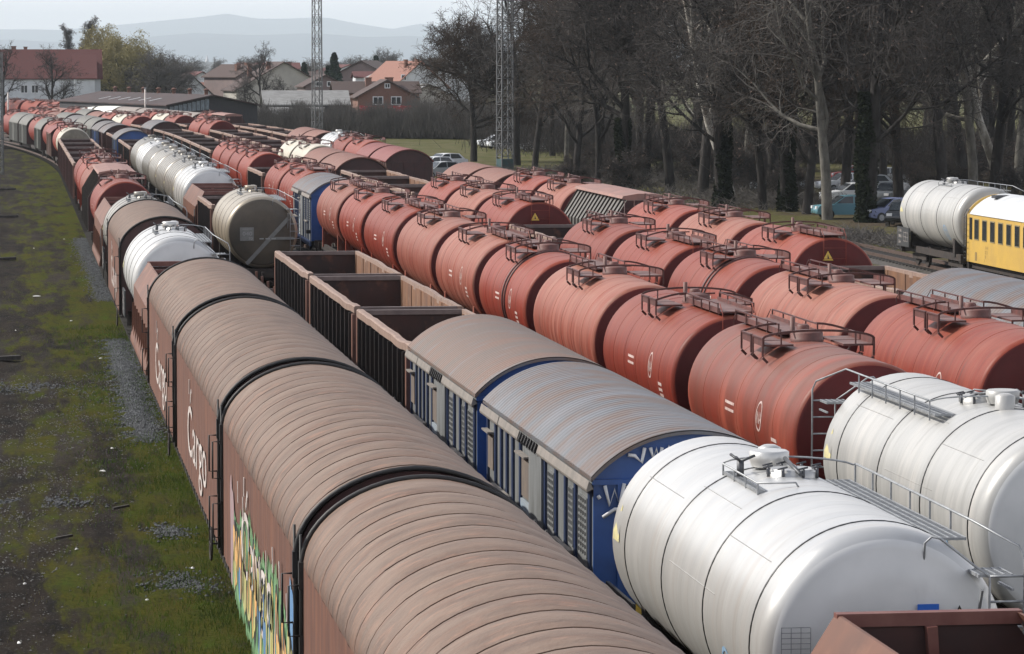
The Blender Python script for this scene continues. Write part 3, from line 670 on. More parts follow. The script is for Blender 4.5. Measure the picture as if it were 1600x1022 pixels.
# ---------- box vans
def van(L=9.8, roofm=brownroof, endm=end_maroon, sidem=gond_m, frame=None, name='box_van', ze=3.2, zt=4.0, ribs=.25, detail=0, over=.10, skylight=None):
    root = empty(name); hw = 1.5
    A = arc_prof(hw + over, ze + .02, zt, 26); n = int(L / ribs)
    ys = []
    pit = L / n
    for i in range(n): ys += [i * pit, i * pit + .03, i * pit + .06, i * pit + pit * .6]
    ys.append(L)
    def pr(y):
        u = (y / pit) % 1.0 * pit; o = 0 if .02 < u < .04 else .016
        return [(x, z + o) for x, z in A]
    m = MB(); m.sheet(pr, ys, 0, True); m.sheet([(x * .985, z - .05) for x, z in reversed(A)], [0, L], 0, True)
    m.sheet(lambda y: [(A[0][0], A[0][1] - .05), A[0]], [0, L]); m.sheet(lambda y: [A[-1], (A[-1][0], A[-1][1] - .05)], [0, L])
    for y in (0, L):
        for a, b in zip(A[:-1], A[1:]): m.poly([(a[0], y, a[1]), (b[0], y, b[1]), (b[0] * .985, y, b[1] - .05), (a[0] * .985, y, a[1] - .05)])
    m.build('roof', roofm, root)
    m = MB(); P = [(-hw, 1.1), (hw, 1.1), (hw, ze)] + [(x * hw / (hw + over), z - .06) for x, z in A[1:-1]] + [(-hw, ze)]
    m.prism(P, L - .2, L - .14); m.cut(); m.prism(P, .14, .2)
    m.box(-hw - .02, hw + .02, .08, .16, ze - .1, ze - .02)
    for k in range(4): x = -1.1 + k * .733; m.box(x - .04, x + .04, .09, .138, 1.1, ze - .1)
    m.build('end_wall', endm, root)
    if detail == 0:
        m = MB(); m.box(-hw, -hw + .06, .2, L - .2, 1.1, ze); m.cut(); m.box(hw - .06, hw, .2, L - .2, 1.1, ze); m.build('side_wall', sidem, root)
        m = MB()
        for sx in (-1, 1):
            for k in range(9):
                y = .25 + (L - .5) * k / 8; x = sx * (hw + .03); m.box(x - .03, x + .03, y - .05, y + .05, 1.1, ze - .02)
            x = sx * (hw + .04); m.box(x - .04, x + .04, L * .38, L * .62, ze - .12, ze - .04)
        m.build('side_post', frame or sidem, root)
        m = MB()
        for sx in (-1, 1): x = sx * (hw + .02); m.box(x - .02, x + .02, L * .40, L * .60, 1.15, ze - .15); m.cut()
        m.build('sliding_door', sidem, root)
    else:
        # pale panels between deep blue posts, vent grids, a sliding door and a long canted gutter board
        m = MB(); m.box(-hw, -hw + .05, .2, L - .2, 1.1, ze - .02); m.cut(); m.box(hw - .05, hw, .2, L - .2, 1.1, ze - .02); m.build('side_wall', panel, root)
        m = MB()
        for sx in (-1, 1):
            for t0, t1 in ((.0, .42), (.60, .80), (.805, 1.0)):
                a, b = .02 + t0 * (L - .04), .0 + t1 * (L - .04)
                Pq = [(sx * (hw + .02), ze - .15), (sx * (hw + .12), ze - .20), (sx * (hw + .13), ze - .16), (sx * (hw + .09), ze - .03)]
                m.prism(Pq if sx > 0 else Pq[::-1], a, b); m.cut()
        m.build('gutter_board', gutm, root)
        m = MB()
        for sx in (-1, 1):
            for t in (.03, .14, .22, .30, .395, .625, .70, .76, .82, .88, .965):
                y = t * L; x = sx * (hw + .02); m.box(x - .02, x + .02, y - .09, y + .09, .95, ze - .15)
            x = sx * (hw + .035); m.box(x - .035, x + .035, .1, L - .1, .85, 1.1)
        m.build('side_post', darkblue, root)
        m = MB()
        for sx in (-1, 1):
            x = sx * (hw + .06); m.box(x - .02, x + .02, L * .40, L * .515, 1.15, ze - .22); m.cut()
        m.build('sliding_door', panel, root)
        m = MB()
        for sx in (-1, 1):
            x = sx * (hw + .05); m.box(x - .02, x + .02, L * .52, L * .60, 1.15, 2.15); m.cut()
        m.build('lower_door', panel_b, root)
        m = MB()
        for sx in (-1, 1):
            x = sx * (hw + .03); m.box(x - .02, x + .02, L * .52, L * .60, 2.2, 2.9); m.cut(); m.box(x - .02, x + .02, L * .895, L * .95, 2.2, 2.85); m.cut()
        m.build('shutter', panel_t, root)
        m = MB()
        for sx in (-1, 1):
            x = sx * (hw + .012)
            for t0, t1 in ((.045, .125), (.155, .205), (.315, .38)):
                z0, z1 = 2.05, 2.95; a, b = L * t0 + .1, L * t1 - .1
                for k in range(10): z = z0 + (z1 - z0) * k / 9; m.box(x - .015, x + .015, a, b, z - .016, z + .016)
                for k in range(5): y = a + (b - a) * k / 4; m.box(x - .016, x + .018, y - .02, y + .02, z0, z1)
                x2 = sx * (hw + .004); m.box(x2 - .005, x2 + .005, a, b, z0, z1, 1); m.cut()
        m.build('vent_grid', [panel, mat('vent_dark', (.07, .07, .07), rough=.8)], root)
        m = MB()
        for sx in (-1, 1):
            for t0, t1, z in ((.15, .29, 1.95), (.705, .88, 1.95)):
                a = sx * (hw + .042); b = sx * (hw + .12); m.box(min(a, b), max(a, b), L * t0, L * t1, z, z + .05)
            a = sx * (hw + .05); b = sx * (hw + .16); m.box(min(a, b), max(a, b), L * .52, L * .61, 2.93, 2.96); m.box(min(a, b), max(a, b), L * .89, L * .955, 2.88, 2.91)
        m.build('ledge', gutm, root)
        m = MB()
        for sx in (-1, 1):
            for k in range(7): y = L * (.43 + .024 * k); P_ = [(sx * (hw + .02), ze - .14), (sx * (hw + .14), ze - .2), (sx * (hw + .15), ze - .15), (sx * (hw + .1), ze - .02)]; m.prism(P_ if sx > 0 else P_[::-1], y, y + .09)
            x = sx * (hw + .16); m.tube([(x - sx * .1, L * .545, 1.5), (x, L * .545, 1.5), (x, L * .545, 1.95), (x - sx * .1, L * .545, 1.95)], .016, 5)
            m.box(min(sx * hw, sx * (hw + .22)), max(sx * hw, sx * (hw + .22)), L * .03, L * .055, 1.45, 1.62)
        m.build('door_runner', black, root)
    gear(root, L, False)
    return root

def scribble(mb, seed, x0, x1, z0, z1, y, r=.03):
    rg = random.Random(seed)
    n = 7; wv = (x1 - x0) / n
    for k in range(n):
        cx = x0 + wv * (k + .5); P = []
        kind = rg.choice([0, 1, 2])
        for t in range(7):
            u = t / 6
            if kind == 0: P.append((cx - wv * .45 + u * wv * .9, y, z1 - (z1 - z0) * abs(math.sin(u * math.pi * 1.5 + .2))))
            elif kind == 1: P.append((cx + wv * .4 * math.cos(u * 5.5), y, (z0 + z1) / 2 + (z1 - z0) * .45 * math.sin(u * 5.5)))
            else: P.append((cx - wv * .3 + wv * .7 * u * u, y, z0 + (z1 - z0) * u * rg.uniform(.9, 1.1)))
        mb.tube(P, r, 4)

# ---------- yellow coach
def coach(L=22.0):
    root = empty('passenger_coach'); hw, ze, zt = 1.42, 3.05, 3.95
    m = MB(); m.box(-hw, -hw + .06, 0, L, .95, ze); m.box(hw - .06, hw, 0, L, .95, ze); P = [(-hw, .95), (hw, .95), (hw, ze)] + arc_prof(hw, ze + .01, zt - .06, 14)[1:-1] + [(-hw, ze)]; m.prism(P, L - .08, L - .001); m.prism(P, .001, .08); m.build('body', yellowc, root)
    A = arc_prof(hw + .05, ze, zt, 20)
    # rounded far end of the roof
    def pr(y):
        t = min(1, (L - y) / 1.1); t = max(0, t); q = math.sqrt(max(0, 1 - (1 - t) ** 2)); return [(x * (.80 + .2 * q), ze + (z - ze) * (.15 + .85 * q)) for x, z in A]
    m = MB(); m.sheet(pr, [-.1, L * .5, L - 1.1, L - .8, L - .5, L - .3, L - .12, L - .03, L]); m.build('roof', coachroof, root)
    for k in range(int((L - 2) / 1.25)):
        y = L - 1.7 - k * 1.25
        f = MB(); f.box(-hw - .02, -hw + .0, y - .36, y + .36, 1.95, 2.88); fo = f.build('window', mat('window_frame', (.25, .2, .1), rough=.5), root)
        g = MB(); g.box(-hw - .03, -hw - .021, y - .31, y + .31, 2.0, 2.83); g.build('pane', glass, fo)
    m = MB(); m.box(-hw - .03, -hw, L - .95, L - .60, 1.95, 2.9); m.build('door_window', glass, root)
    m = MB()
    for y in (L - .05, L - .42): m.tube([(-hw - .12, y, 1.0), (-hw - .12, y, 3.0), (-hw + .02, y, 3.25)], .02, 5)
    for k in range(8): m.tube([(-hw - .12, L - .05, 1.1 + k * .26), (-hw - .12, L - .42, 1.1 + k * .26)], .014, 5)
    m.build('ladder', galv_dark, root)
    m = MB(); m.box(-.9, -.2, L - 2.7, L - 2.1, 3.80, 3.93); m.build('roof_vent', galv_dark, root)
    m = MB()
    for s_, y, z, w_ in (('B 41', L - 3.1, 1.62, .42), ('ZS 72', L - 3.0, 1.42, .45), ('10', L - 3.0, 1.22, .2), ('H', L - 2.9, 1.05, .08)):
        put_text(m, s_, lambda u, v: (-hw - .006, y - u * w_, z + v * .13))
    m.box(-hw - .01, -hw - .004, L - 1.75, L - 1.45, 1.05, 1.42); m.build('side_lettering', mat('coach_letter', (.25, .17, .06), rough=.6), root)
    gear(root, L, True, zf=.95)
    return root

def flat_wagon(L=11.0):
    root = empty('flat_wagon')
    m = MB()
    for x in (-1.2, 1.08): m.box(x, x + .12, 0, L, 1.125, 1.22)
    m.build('side_beam', rimm, root)
    m = MB()
    for k in range(9): y = .2 + (L - .5) * k / 8; m.box(-1.08, 1.08, y, y + .22, 1.125, 1.20)
    m.build('cross_beam', mat('flat_beam', (.20, .15, .12), (.1, .07, .06), ns=3, rough=.7), root)
    m = MB()
    for k in range(4):
        for sx in (-1, 1): y = 1 + (L - 2) * k / 3; m.box(sx * 1.25 - .04, sx * 1.25 + .04, y - .06, y + .06, 1.0, 1.9)
    m.build('stake', postm, root)
    gear(root, L, False)
    return root

# ------------------------------------------------------------------ setting: tracks and their curve
TRK = {1: 5.17, 2: 10.15, 3: 15.65, 4: 20.75, 5: 25.75, 9: 42.9}
def tx(k, y): return TRK[k] - (max(0, y - 303) ** 2) / 2420.0
def place(root, k, y0, L):
    xa, xb = tx(k, y0), tx(k, y0 + L)
    root.location = (xa, y0, 0); root.rotation_euler = (0, 0, math.atan2(xa - xb, L))

def swept(name, k, prof, y0, y1, m, step=6, kind='structure', sm=False):
    mb = MB(); b = 0; ys = np.arange(y0, y1 + .1, step); n = len(prof)
    for y in ys:
        for x, z in prof: mb.v.append((tx(k, float(y)) + x, float(y), z))
    for i in range(len(ys) - 1):
        for j in range(n - 1): a = i * n + j; mb.face((a, a + n, a + n + 1, a + 1), 0, sm)
    o = mb.build(name, m); o['kind'] = kind; return o

# ground: one sheet to the horizon
def ground_mat():
    m = bpy.data.materials.new('yard_ground'); m.use_nodes = True; t = m.node_tree; N = t.nodes; b = N['Principled BSDF']; b.inputs['Roughness'].default_value = .95; b.inputs['Specular IOR Level'].default_value = .03
    tc = N.new('ShaderNodeTexCoord')
    def noise(scale, s, det=8, rough=.65):
        mp = N.new('ShaderNodeMapping'); mp.inputs['Scale'].default_value = scale; n = N.new('ShaderNodeTexNoise'); n.inputs['Scale'].default_value = s; n.inputs['Detail'].default_value = det; n.inputs['Roughness'].default_value = rough
        lk(t, tc.outputs['Object'], mp.inputs[0]); lk(t, mp.outputs[0], n.inputs[0]); return n.outputs['Fac']
    def rng(src, a, bb, c=0, d=1):
        r = N.new('ShaderNodeMapRange'); r.inputs[1].default_value = a; r.inputs[2].default_value = bb; r.inputs[3].default_value = c; r.inputs[4].default_value = d; lk(t, src, r.inputs[0]); return r.outputs[0]
    def mix(f, a, c):
        x = N.new('ShaderNodeMix'); x.data_type = 'RGBA'; lk(t, f, x.inputs[0])
        for i, cc in ((6, a), (7, c)):
            if isinstance(cc, tuple): x.inputs[i].default_value = (*cc, 1)
            else: lk(t, cc, x.inputs[i])
        return x.outputs[2]
    def math_(op, a, bb):
        x = N.new('ShaderNodeMath'); x.operation = op; x.use_clamp = True
        for i, q in enumerate((a, bb)):
            if isinstance(q, float): x.inputs[i].default_value = q
            else: lk(t, q, x.inputs[i])
        return x.outputs[0]
    dirt = mix(rng(noise((1, .4, 1), 1.3), .35, .65), (.032, .025, .020), (.013, .0125, .012))
    dirt = mix(rng(noise((1, .25, 1), .35, 5), .5, .62), dirt, (.040, .034, .029))
    dirt = mix(rng(noise((1, 1, 1), 14, 3), .60, .68), dirt, (.10, .095, .09))
    moss = mix(rng(noise((1, .5, 1), .9), .35, .65), (.066, .058, .011), (.046, .058, .009))
    moss = mix(rng(noise((1, 1, 1), 9, 4), .5, .75), moss, (.010, .014, .004))
    sp = N.new('ShaderNodeSeparateXYZ'); lk(t, tc.outputs['Object'], sp.inputs[0])
    near_rail = rng(sp.outputs[0], -3.5, 3.2, -.10, .08)
    f = math_('ADD', noise((1.3, .16, 1), .55, 12, .78), near_rail)
    col = mix(rng(f, .49, .58), dirt, moss)
    bright = mix(rng(noise((.9, .35, 1), .6, 6), .56, .66), col, (.046, .088, .010))
    col = mix(math_('MULTIPLY', rng(f, .55, .68), rng(sp.outputs[0], -2.5, 2.0)), col, bright)
    # park and meadow on the right and behind the yard
    leaf = mix(rng(noise((1, 1, 1), 6, 4), .42, .62), (.048, .038, .026), (.11, .086, .062))
    grass = mix(rng(noise((1, 1, 1), 1.6, 6), .35, .65), (.060, .062, .022), (.11, .098, .045))
    park = mix(rng(noise((1, .5, 1), .16, 8), .42, .56), leaf, grass)
    mead = mix(rng(noise((1, .4, 1), .45, 8), .35, .65), (.070, .078, .028), (.125, .11, .06))
    park = mix(rng(sp.outputs[1], 300., 340.), park, mead)
    col = mix(rng(sp.outputs[0], 29., 34.), col, park)
    far = mix(rng(noise((1, 1, 1), .01, 4), .4, .6), (.09, .10, .05), (.13, .115, .07))
    col = mix(rng(sp.outputs[1], 620., 720.), col, far)
    lk(t, col, b.inputs['Base Color'])
    bp = N.new('ShaderNodeBump'); bp.inputs['Strength'].default_value = .9; bp.inputs['Distance'].default_value = .10
    lk(t, noise((1, 1, 1), 3.2, 10, .75), bp.inputs['Height']); lk(t, bp.outputs[0], b.inputs['Normal'])
    return m
def build_ground():
    def axis(segs):
        out = [segs[0][0]]
        for a, b, n in segs: out += [a + (b - a) * (i + 1) / n for i in range(n)]
        return out
    xs = axis([(-9900, -60, 6), (-60, -4, 8), (-4, 5, 26), (5, 120, 20), (120, 13900, 10)])
    ys = axis([(-9900, 20, 4), (20, 130, 150), (130, 420, 90), (420, 1000, 12), (1000, 32400, 24)])
    g = random.Random(3); mb = MB(); n = len(xs)
    for y in ys:
        for x in xs:
            inn = -4.5 < x < 3.2 and 25 < y < 300
            z = (g.random() * .10 - .05) * (1 if inn else 0)
            mb.v.append((x, y, z))
    for j in range(len(ys) - 1):
        for i in range(n - 1): a = j * n + i; mb.face((a, a + 1, a + n + 1, a + n), 0, True)
    o = mb.build('ground', ground_mat()); o['kind'] = 'structure'
build_ground()

ballast = mat('ballast_stone', (.055, .05, .046), (.11, .10, .092), sc=(1, 1, 1), ns=9, rough=.95, c3=(.03, .03, .02), ns3=1.2, bump=.9, bsc=14, spec=.1)
railm = mat('rail_steel', (.10, .065, .05), (.07, .045, .035), ns=3, rough=.6, metal=.3)
sleeper = mat('sleeper_wood', (.035, .03, .027), (.06, .054, .048), ns=5, rough=.9)
yard = MB()
for k in range(1, 6): swept('railway_ballast', k, [(-.95 if k == 1 else -2.4, -.10), (-.8 if k == 1 else -1.2, .06), (1.2, .06), (2.4, -.05)], 20, 600, ballast if k > 1 else mat('mossy_ballast', (.03, .027, .02), (.045, .045, .02), ns=2, rough=.95, spec=.1))
TRK[8] = 38.0
for k in (8, 9): swept('railway_ballast', k, [(-2.2, -.05), (-1.5, .08), (1.5, .08), (2.2, -.05)], 20, 330, ballast)
for k in (1, 2, 3, 4, 5, 8, 9):
    e = 600 if k < 6 else 330
    mb = MB()
    for sx in (-.75, .75):
        n0 = len(mb.v); ys = list(range(20, e + 1, 6)); pr = [(-.035, .10), (-.035, .28), (.035, .28), (.035, .10)]
        for y in ys: mb.v += [(tx(k, y) + sx + x, y, z) for x, z in pr]
        for i in range(len(ys) - 1):
            for j in range(3): a = n0 + i * 4 + j; mb.face((a, a + 4, a + 5, a + 1))
    o = mb.build('railway_rails', railm); o['kind'] = 'structure'
    mb = MB(); y = 20.0
    while y < e:
        x = tx(k, y); mb.box(x - 1.25, x + 1.25, y, y + .25, .0, .13); y += .65 if y < 200 else 1.3
    o = mb.build('railway_sleepers', sleeper); o['kind'] = 'structure'

# ------------------------------------------------------------------ wagon prototypes, then the trains
PROTO = {}
LEN = {}
def proto(key, fn, L):
    o = fn(); PROTO[key] = o; LEN[key] = L; o.location = (0, -500, 0); o.hide_render = False; return o
proto('hood', lambda: hood_wagon(16.4), 16.4)
proto('hoodG', lambda: hood_wagon(16.4, graffiti=True), 16.4)
proto('hoodE', lambda: hood_wagon(15.6, rib=.6, depth=.03), 15.6)
proto('redF', lambda: red_tank(walk='far'), 10.0)
proto('redN', lambda: red_tank(walk='near'), 10.0)
proto('redNT', lambda: red_tank(walk='near', tri=True), 10.0)
proto('redH', lambda: red_tank(walk='far', hoop=True), 10.0)
proto('redD', lambda: red_tank(walk='far', side=red_dirty), 10.0)
proto('redO', lambda: red_tank(walk='far', side=red_old, marks=False), 10.0)
proto('redP', lambda: red_tank(walk='near', side=red_old), 10.0)
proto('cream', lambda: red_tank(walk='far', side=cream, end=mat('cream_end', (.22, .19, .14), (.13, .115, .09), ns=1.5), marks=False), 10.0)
proto('creamT', lambda: red_tank(walk='far', side=cream, end=mat('cream_end', (.30, .26, .19)), marks=False), 10.0)
proto('white', lambda: white_tank(end=alu_end), 10.6)
proto('whiteR', lambda: white_tank(flip=True, clad=alu_grey, end=alu_end), 10.6)
proto('whiteG', lambda: white_tank(clad=alu_grey), 10.6)
proto('grime', lambda: white_tank(clad=alu_dirty, hoops=6, hw_=.05), 10.6)
proto('olive', lambda: white_tank(clad=olive, end=olive_end, hoops=5, plate=False), 10.6)
proto('gon', lambda: gondola(), 13.0)
proto('gonT', lambda: gondola(right=gond_sunlit), 13.0)
proto('gonM', lambda: gondola(out=gond_m, ins=gond_m), 13.0)
proto('hop', lambda: hopper(), 12.5)
proto('chop', lambda: covered_hopper(), 12.4)
proto('blue', lambda: van(12.6, roofm=greyroof, endm=bluew, detail=1, ze=3.34, zt=4.05, over=.06), 12.6)
proto('blueT', lambda: van(12.6, roofm=tanroof, endm=bluew, detail=1, ze=3.34, zt=4.05, over=.06), 12.6)
proto('bvan', lambda: van(), 9.8)
proto('dvan', lambda: van(roofm=darkredroof, sidem=gond_m, frame=rimm), 9.8)
proto('gvan', lambda: van(12.0, roofm=greyroof, endm=end_maroon, sidem=gond_m, zt=3.98), 12.0)
proto('blvan', lambda: van(11.0, roofm=mat('van_roof_grey', (.16, .15, .15), (.11, .10, .10), ns=1.5, rough=.7), endm=bluew, sidem=bluew, frame=panel, zt=4.0), 11.0)
proto('slvan', lambda: van(11.6, roofm=mat('slide_roof', (.13, .125, .11), ns=1), endm=end_maroon, sidem=greyvan, frame=greyvan, zt=4.15, ze=3.1, name='sliding_wall_wagon', over=.02), 11.6)
proto('wvan', lambda: van(14.0, roofm=mat('white_roof', (.68, .68, .64), (.6, .6, .56), ns=1), endm=yellowc, sidem=yellowc, frame=galv_dark, zt=4.0, name='yellow_van'), 14.0)
proto('tvan', lambda: van(14.0, roofm=mat('tan_van_roof', (.27, .22, .19), (.2, .17, .15), ns=1), endm=end_maroon, sidem=yellowc, frame=galv_dark, zt=4.0, name='yellow_van'), 14.0)
proto('flat', lambda: flat_wagon(), 11.0)
DESC = {
 'hood': ('brown ribbed covered wagon lettered Cargo', 'covered wagon', 'brown covered wagons'), 'hoodG': ('brown ribbed covered wagon with yellow and green graffiti', 'covered wagon', 'brown covered wagons'),
 'hoodE': ('brown finely ribbed covered wagon lettered Cargo', 'covered wagon', 'brown covered wagons'),
 'redF': ('red tank wagon with its walkway towards the far end', 'tank wagon', 'red tank wagons'), 'redN': ('red tank wagon with its walkway towards the near end', 'tank wagon', 'red tank wagons'),
 'redNT': ('red tank wagon with yellow triangle on dark end', 'tank wagon', 'red tank wagons'), 'redH': ('red tank wagon banded by two dark hoops', 'tank wagon', 'red tank wagons'),
 'redO': ('bleached red tank wagon without lettering', 'tank wagon', 'red tank wagons'), 'redP': ('bleached red tank wagon with its walkway towards the near end', 'tank wagon', 'red tank wagons'),
 'redD': ('sooty red tank wagon with pale rubbed streaks', 'tank wagon', 'red tank wagons'), 'cream': ('cream tank wagon', 'tank wagon', 'cream tank wagons'), 'creamT': ('pale cream tank wagon', 'tank wagon', 'cream tank wagons'),
 'white': ('shiny white hooped tank wagon', 'tank wagon', 'white insulated tank wagons'), 'whiteR': ('white hooped tank wagon with walkway on its left', 'tank wagon', 'white insulated tank wagons'),
 'grime': ('grimy grey hooped tank wagon', 'tank wagon', 'white insulated tank wagons'), 'olive': ('olive brown hooped tank wagon with stickers on its end', 'tank wagon', 'white insulated tank wagons'),
 'gon': ('dark open wagon with pale rim', 'open wagon', 'empty open wagons'), 'gonT': ('dark open wagon with sunlit tan inner side', 'open wagon', 'empty open wagons'), 'gonM': ('dark red open wagon with pale rim', 'open wagon', 'empty open wagons'),
 'hop': ('brown open hopper wagon with slanting side', 'hopper wagon', 'hopper wagons'), 'chop': ('covered hopper wagon with grey ribs and pinkish roof', 'hopper wagon', 'hopper wagons'),
 'blue': ('blue and grey box van with mottled grey roof', 'box van', 'box vans'), 'blueT': ('blue and grey box van with tan grey roof', 'box van', 'box vans'),
 'bvan': ('box van with rust brown curved roof', 'box van', 'box vans'), 'dvan': ('dark red box van with curved roof', 'box van', 'box vans'), 'gvan': ('box van with scraped grey roof', 'box van', 'box vans'),
 'blvan': ('blue box van with dull grey roof', 'box van', 'box vans'), 'slvan': ('olive grey sliding wall wagon', 'covered wagon', 'sliding wall wagons'),
 'wvan': ('yellow van with white roof', 'van', 'yellow maintenance vans'), 'tvan': ('yellow van with dull tan roof', 'van', 'yellow maintenance vans'), 'flat': ('empty flat wagon with side stakes', 'flat wagon', None)}
ORD = ['first', 'second', 'third', 'fourth', 'fifth', 'sixth', 'seventh', 'eighth', 'ninth', 'tenth', 'eleventh', 'twelfth', 'thirteenth', 'fourteenth', 'fifteenth', 'sixteenth', 'seventeenth', 'eighteenth', 'nineteenth', 'twentieth']
ORD += ['twenty-' + x for x in ORD[:9]] + ['thirtieth'] + ['thirty-' + x for x in ORD[:9]] + ['fortieth']
TRN = {1: 'leftmost', 2: 'second', 3: 'third', 4: 'fourth', 5: 'fifth'}
used = set()
def train(k, items):
    for i, (key, d0, d1) in enumerate(items):
        xk = TRK[k]; y0, y1 = yd(d0, tx(k, d0)), yd(d1, tx(k, d1)); L = y1 - y0
        o = PROTO[key] if key not in used else copy_tree(PROTO[key], far=d0 > 215); used.add(key)
        o.scale = (1, L / LEN[key], 1); place(o, k, y0, L)
        de, cat, gr = DESC[key]
        tag(o, f'{de}, {ORD[i]} back on {TRN[k]} track', cat, gr)
        o['_k'] = f'{k}_{i}'
def seq(key, a, b, n, gap=1.2):
    s_ = (b - a + gap) / n; return [(key, a + s_ * i, a + s_ * i + s_ - gap) for i in range(n)]
train(1, [('hood', 28.2, 44.9), ('hoodG', 45.9, 62.1), ('hood', 63.1, 79.8), ('hood', 80.9, 96.0), ('hop', 97.2, 110), ('white', 111.2, 120.9), ('hoodE', 122, 137.3), ('grime', 138.6, 148.3), ('hop', 149.8, 163.3),
          ('redF', 165, 175.5), ('chop', 177.2, 190.8), ('redO', 192.5, 202), ('redN', 203.5, 213), ('redF', 214.3, 222.5)] + seq('gonM', 224.5, 299, 5) +
         [('creamT', 300.8, 311.5), ('redF', 313, 323), ('dvan', 324.5, 336), ('redF', 337.5, 347.5), ('slvan', 349, 361), ('redN', 362.5, 372.5), ('slvan', 374, 386), ('slvan', 387.5, 399.5), ('redF', 401, 411)])
train(2, [('hop', 26.2, 39.4), ('white', 41.1, 51.9), ('blue', 53.1, 65.4), ('blueT', 66.5, 77.9), ('gonT', 79, 90.6), ('gonT', 91.6, 105), ('gonT', 106, 119), ('flat', 121, 132), ('olive', 145.6, 156.2),
          ('gon', 157.6, 168.8), ('hop', 170.2, 182.2), ('white', 183.5, 194), ('grime', 195.3, 205.8), ('grime', 207.1, 217.6), ('grime', 218.9, 229.4), ('grime', 230.7, 241.2), ('white', 242.5, 253), ('grime', 254.3, 264.8),
          ('gon', 267, 281), ('gon', 282.3, 296), ('blvan', 298, 310), ('gonM', 312, 325), ('gvan', 326.5, 337), ('blvan', 338.5, 349), ('slvan', 351, 362), ('slvan', 363.5, 375), ('blvan', 376.5, 388), ('slvan', 389.5, 401), ('bvan', 402.5, 413), ('redF', 414.5, 424), ('redF', 425.5, 435)])
train(3, [('whiteR', 52.0, 62.6), ('redD', 64.8, 75.4), ('redN', 76.8, 86.2), ('redO', 87.4, 97.8), ('redH', 99.2, 109.2), ('redP', 110.4, 120.4), ('redO', 121.8, 132.6), ('redN', 134, 145), ('redF', 146.4, 156), ('redP', 157.2, 167.6),
          ('blue', 169.4, 180.4), ('redN', 181.7, 191.3), ('redF', 192.6, 202.6), ('gon', 204, 216.3)] + seq('redF', 217.8, 256, 4) + seq('gon', 257.5, 343, 6) +
         [('gvan', 345, 357.5), ('gon', 359, 371), ('redF', 372.5, 382.5), ('cream', 384, 394), ('redN', 395.5, 405.5), ('bvan', 407, 418), ('slvan', 419.5, 430), ('redF', 432, 442), ('bvan', 443.5, 455), ('redN', 456.5, 466.5)])
train(4, [('redF', 71.2, 82), ('redO', 83.6, 94.6), ('redH', 96.2, 105.6), ('redN', 106.9, 116), ('redF', 117.4, 126.6), ('gon', 128, 138.8), ('redNT', 140.3, 149.8), ('redO', 151, 160.4), ('redF', 161.6, 171.6), ('gonT', 173, 184.4), ('gonT', 185.6, 198), ('gonT', 199.2, 210.2),
          ('bvan', 212, 223.6), ('bvan', 224.8, 237), ('cream', 239, 249.5), ('cream', 251, 261)] + seq('gonM', 262.5, 340, 5) + [('redF', 342, 351.5), ('redN', 353, 363), ('gon', 364.5, 377), ('redF', 378.5, 388.5), ('cream', 390, 400), ('redF', 401.5, 411.5), ('tvan', 413, 427)])
train(5, [('gvan', 84.6, 96.9), ('gonT', 98.2, 110.2), ('redNT', 111.6, 121), ('redO', 122.2, 132), ('redF', 133.3, 143.2), ('chop', 144.8, 157.6), ('redO', 159, 168), ('redF', 169.2, 179.6), ('bvan', 181, 190.6), ('bvan', 191.8, 201.5)] +
         [('dvan', 231.4, 241.6), ('dvan', 242.8, 251.6), ('redF', 253, 263), ('redF', 264.4, 274), ('white', 275.4, 285), ('bvan', 290, 301), ('bvan', 302.3, 314)] + seq('gonM', 316, 376, 4) +
         [('chop', 378, 390), ('redF', 391.5, 401), ('tvan', 403, 417), ('tvan', 418.5, 433), ('tvan', 434.5, 449), ('tvan', 450.5, 465), ('wvan', 466.5, 481), ('wvan', 482.5, 497), ('redF', 498.5, 510), ('redF', 511.5, 523), ('redN', 524.5, 536), ('redF', 537.5, 549)])
for k in PROTO:
    if k not in used and k != 'whiteG':
        for c in PROTO[k].children_recursive: bpy.data.objects.remove(c)
        bpy.data.objects.remove(PROTO[k])

def find(kk):
    for o in bpy.data.objects:
        if o.get('_k') == kk: return o
# end markings of single wagons
wt = find('2_1')
m = MB(); m.box(.34, .60, -.03, -.02, 2.98, 3.25); m.prism([(.39, 3.03), (.55, 3.03), (.47, 3.17)], -.038, -.032, 1)
m.tube([(.47, -.04, 3.05), (.47, -.04, 3.14)], .008, 4, 2); m.build('blue_triangle_sign', [bluep, yellowp, black], wt)
m = MB(); m.prism([(.76, 3.05), (.94, 3.05), (.85, 3.23)], -.03, -.02, 1); m.prism([(.79, 3.07), (.91, 3.07), (.85, 3.19)], -.038, -.032, 0); m.build('warning_triangle', [yellowp, black], wt)
m = MB()
for z in np.linspace(2.62, 3.0, 7): m.box(-1.30, -.95, -.03, -.022, z, z + .009)
for x in np.linspace(-1.30, -.95, 4): m.box(x, x + .009, -.03, -.022, 2.62, 3.0)
m.build('data_grid', galv, wt)
ol = find('2_8')
m = MB(); m.box(-.92, -.35, -.03, -.02, 2.30, 2.86, 0)
put_text(m, '040', lambda u, v: (-.82 + u * .4, -.032, 2.52 + v * .16), 1); put_text(m, '70', lambda u, v: (-.58 + u * .18, -.032, 2.34 + v * .12), 1)
m.box(-.82, -.42, -.031, -.025, 2.78, 2.80, 1)
m.beam((-.65, -.03, 1.35), (1.08, -.03, 3.22), .02, .16, 0); m.box(.3, 1.32, -.045, -.042, 2.34, 2.46, 0)
for k in range(3): m.box(-.12 + k * .25, .06 + k * .25, -.05, -.046, 2.36, 2.41, 1)
m.build('end_sticker', [mat('sticker_grey', (.16, .165, .16), (.21, .21, .2), ns=5), mat('sticker_pale', (.32, .33, .32))], ol)
bl = find('2_2')
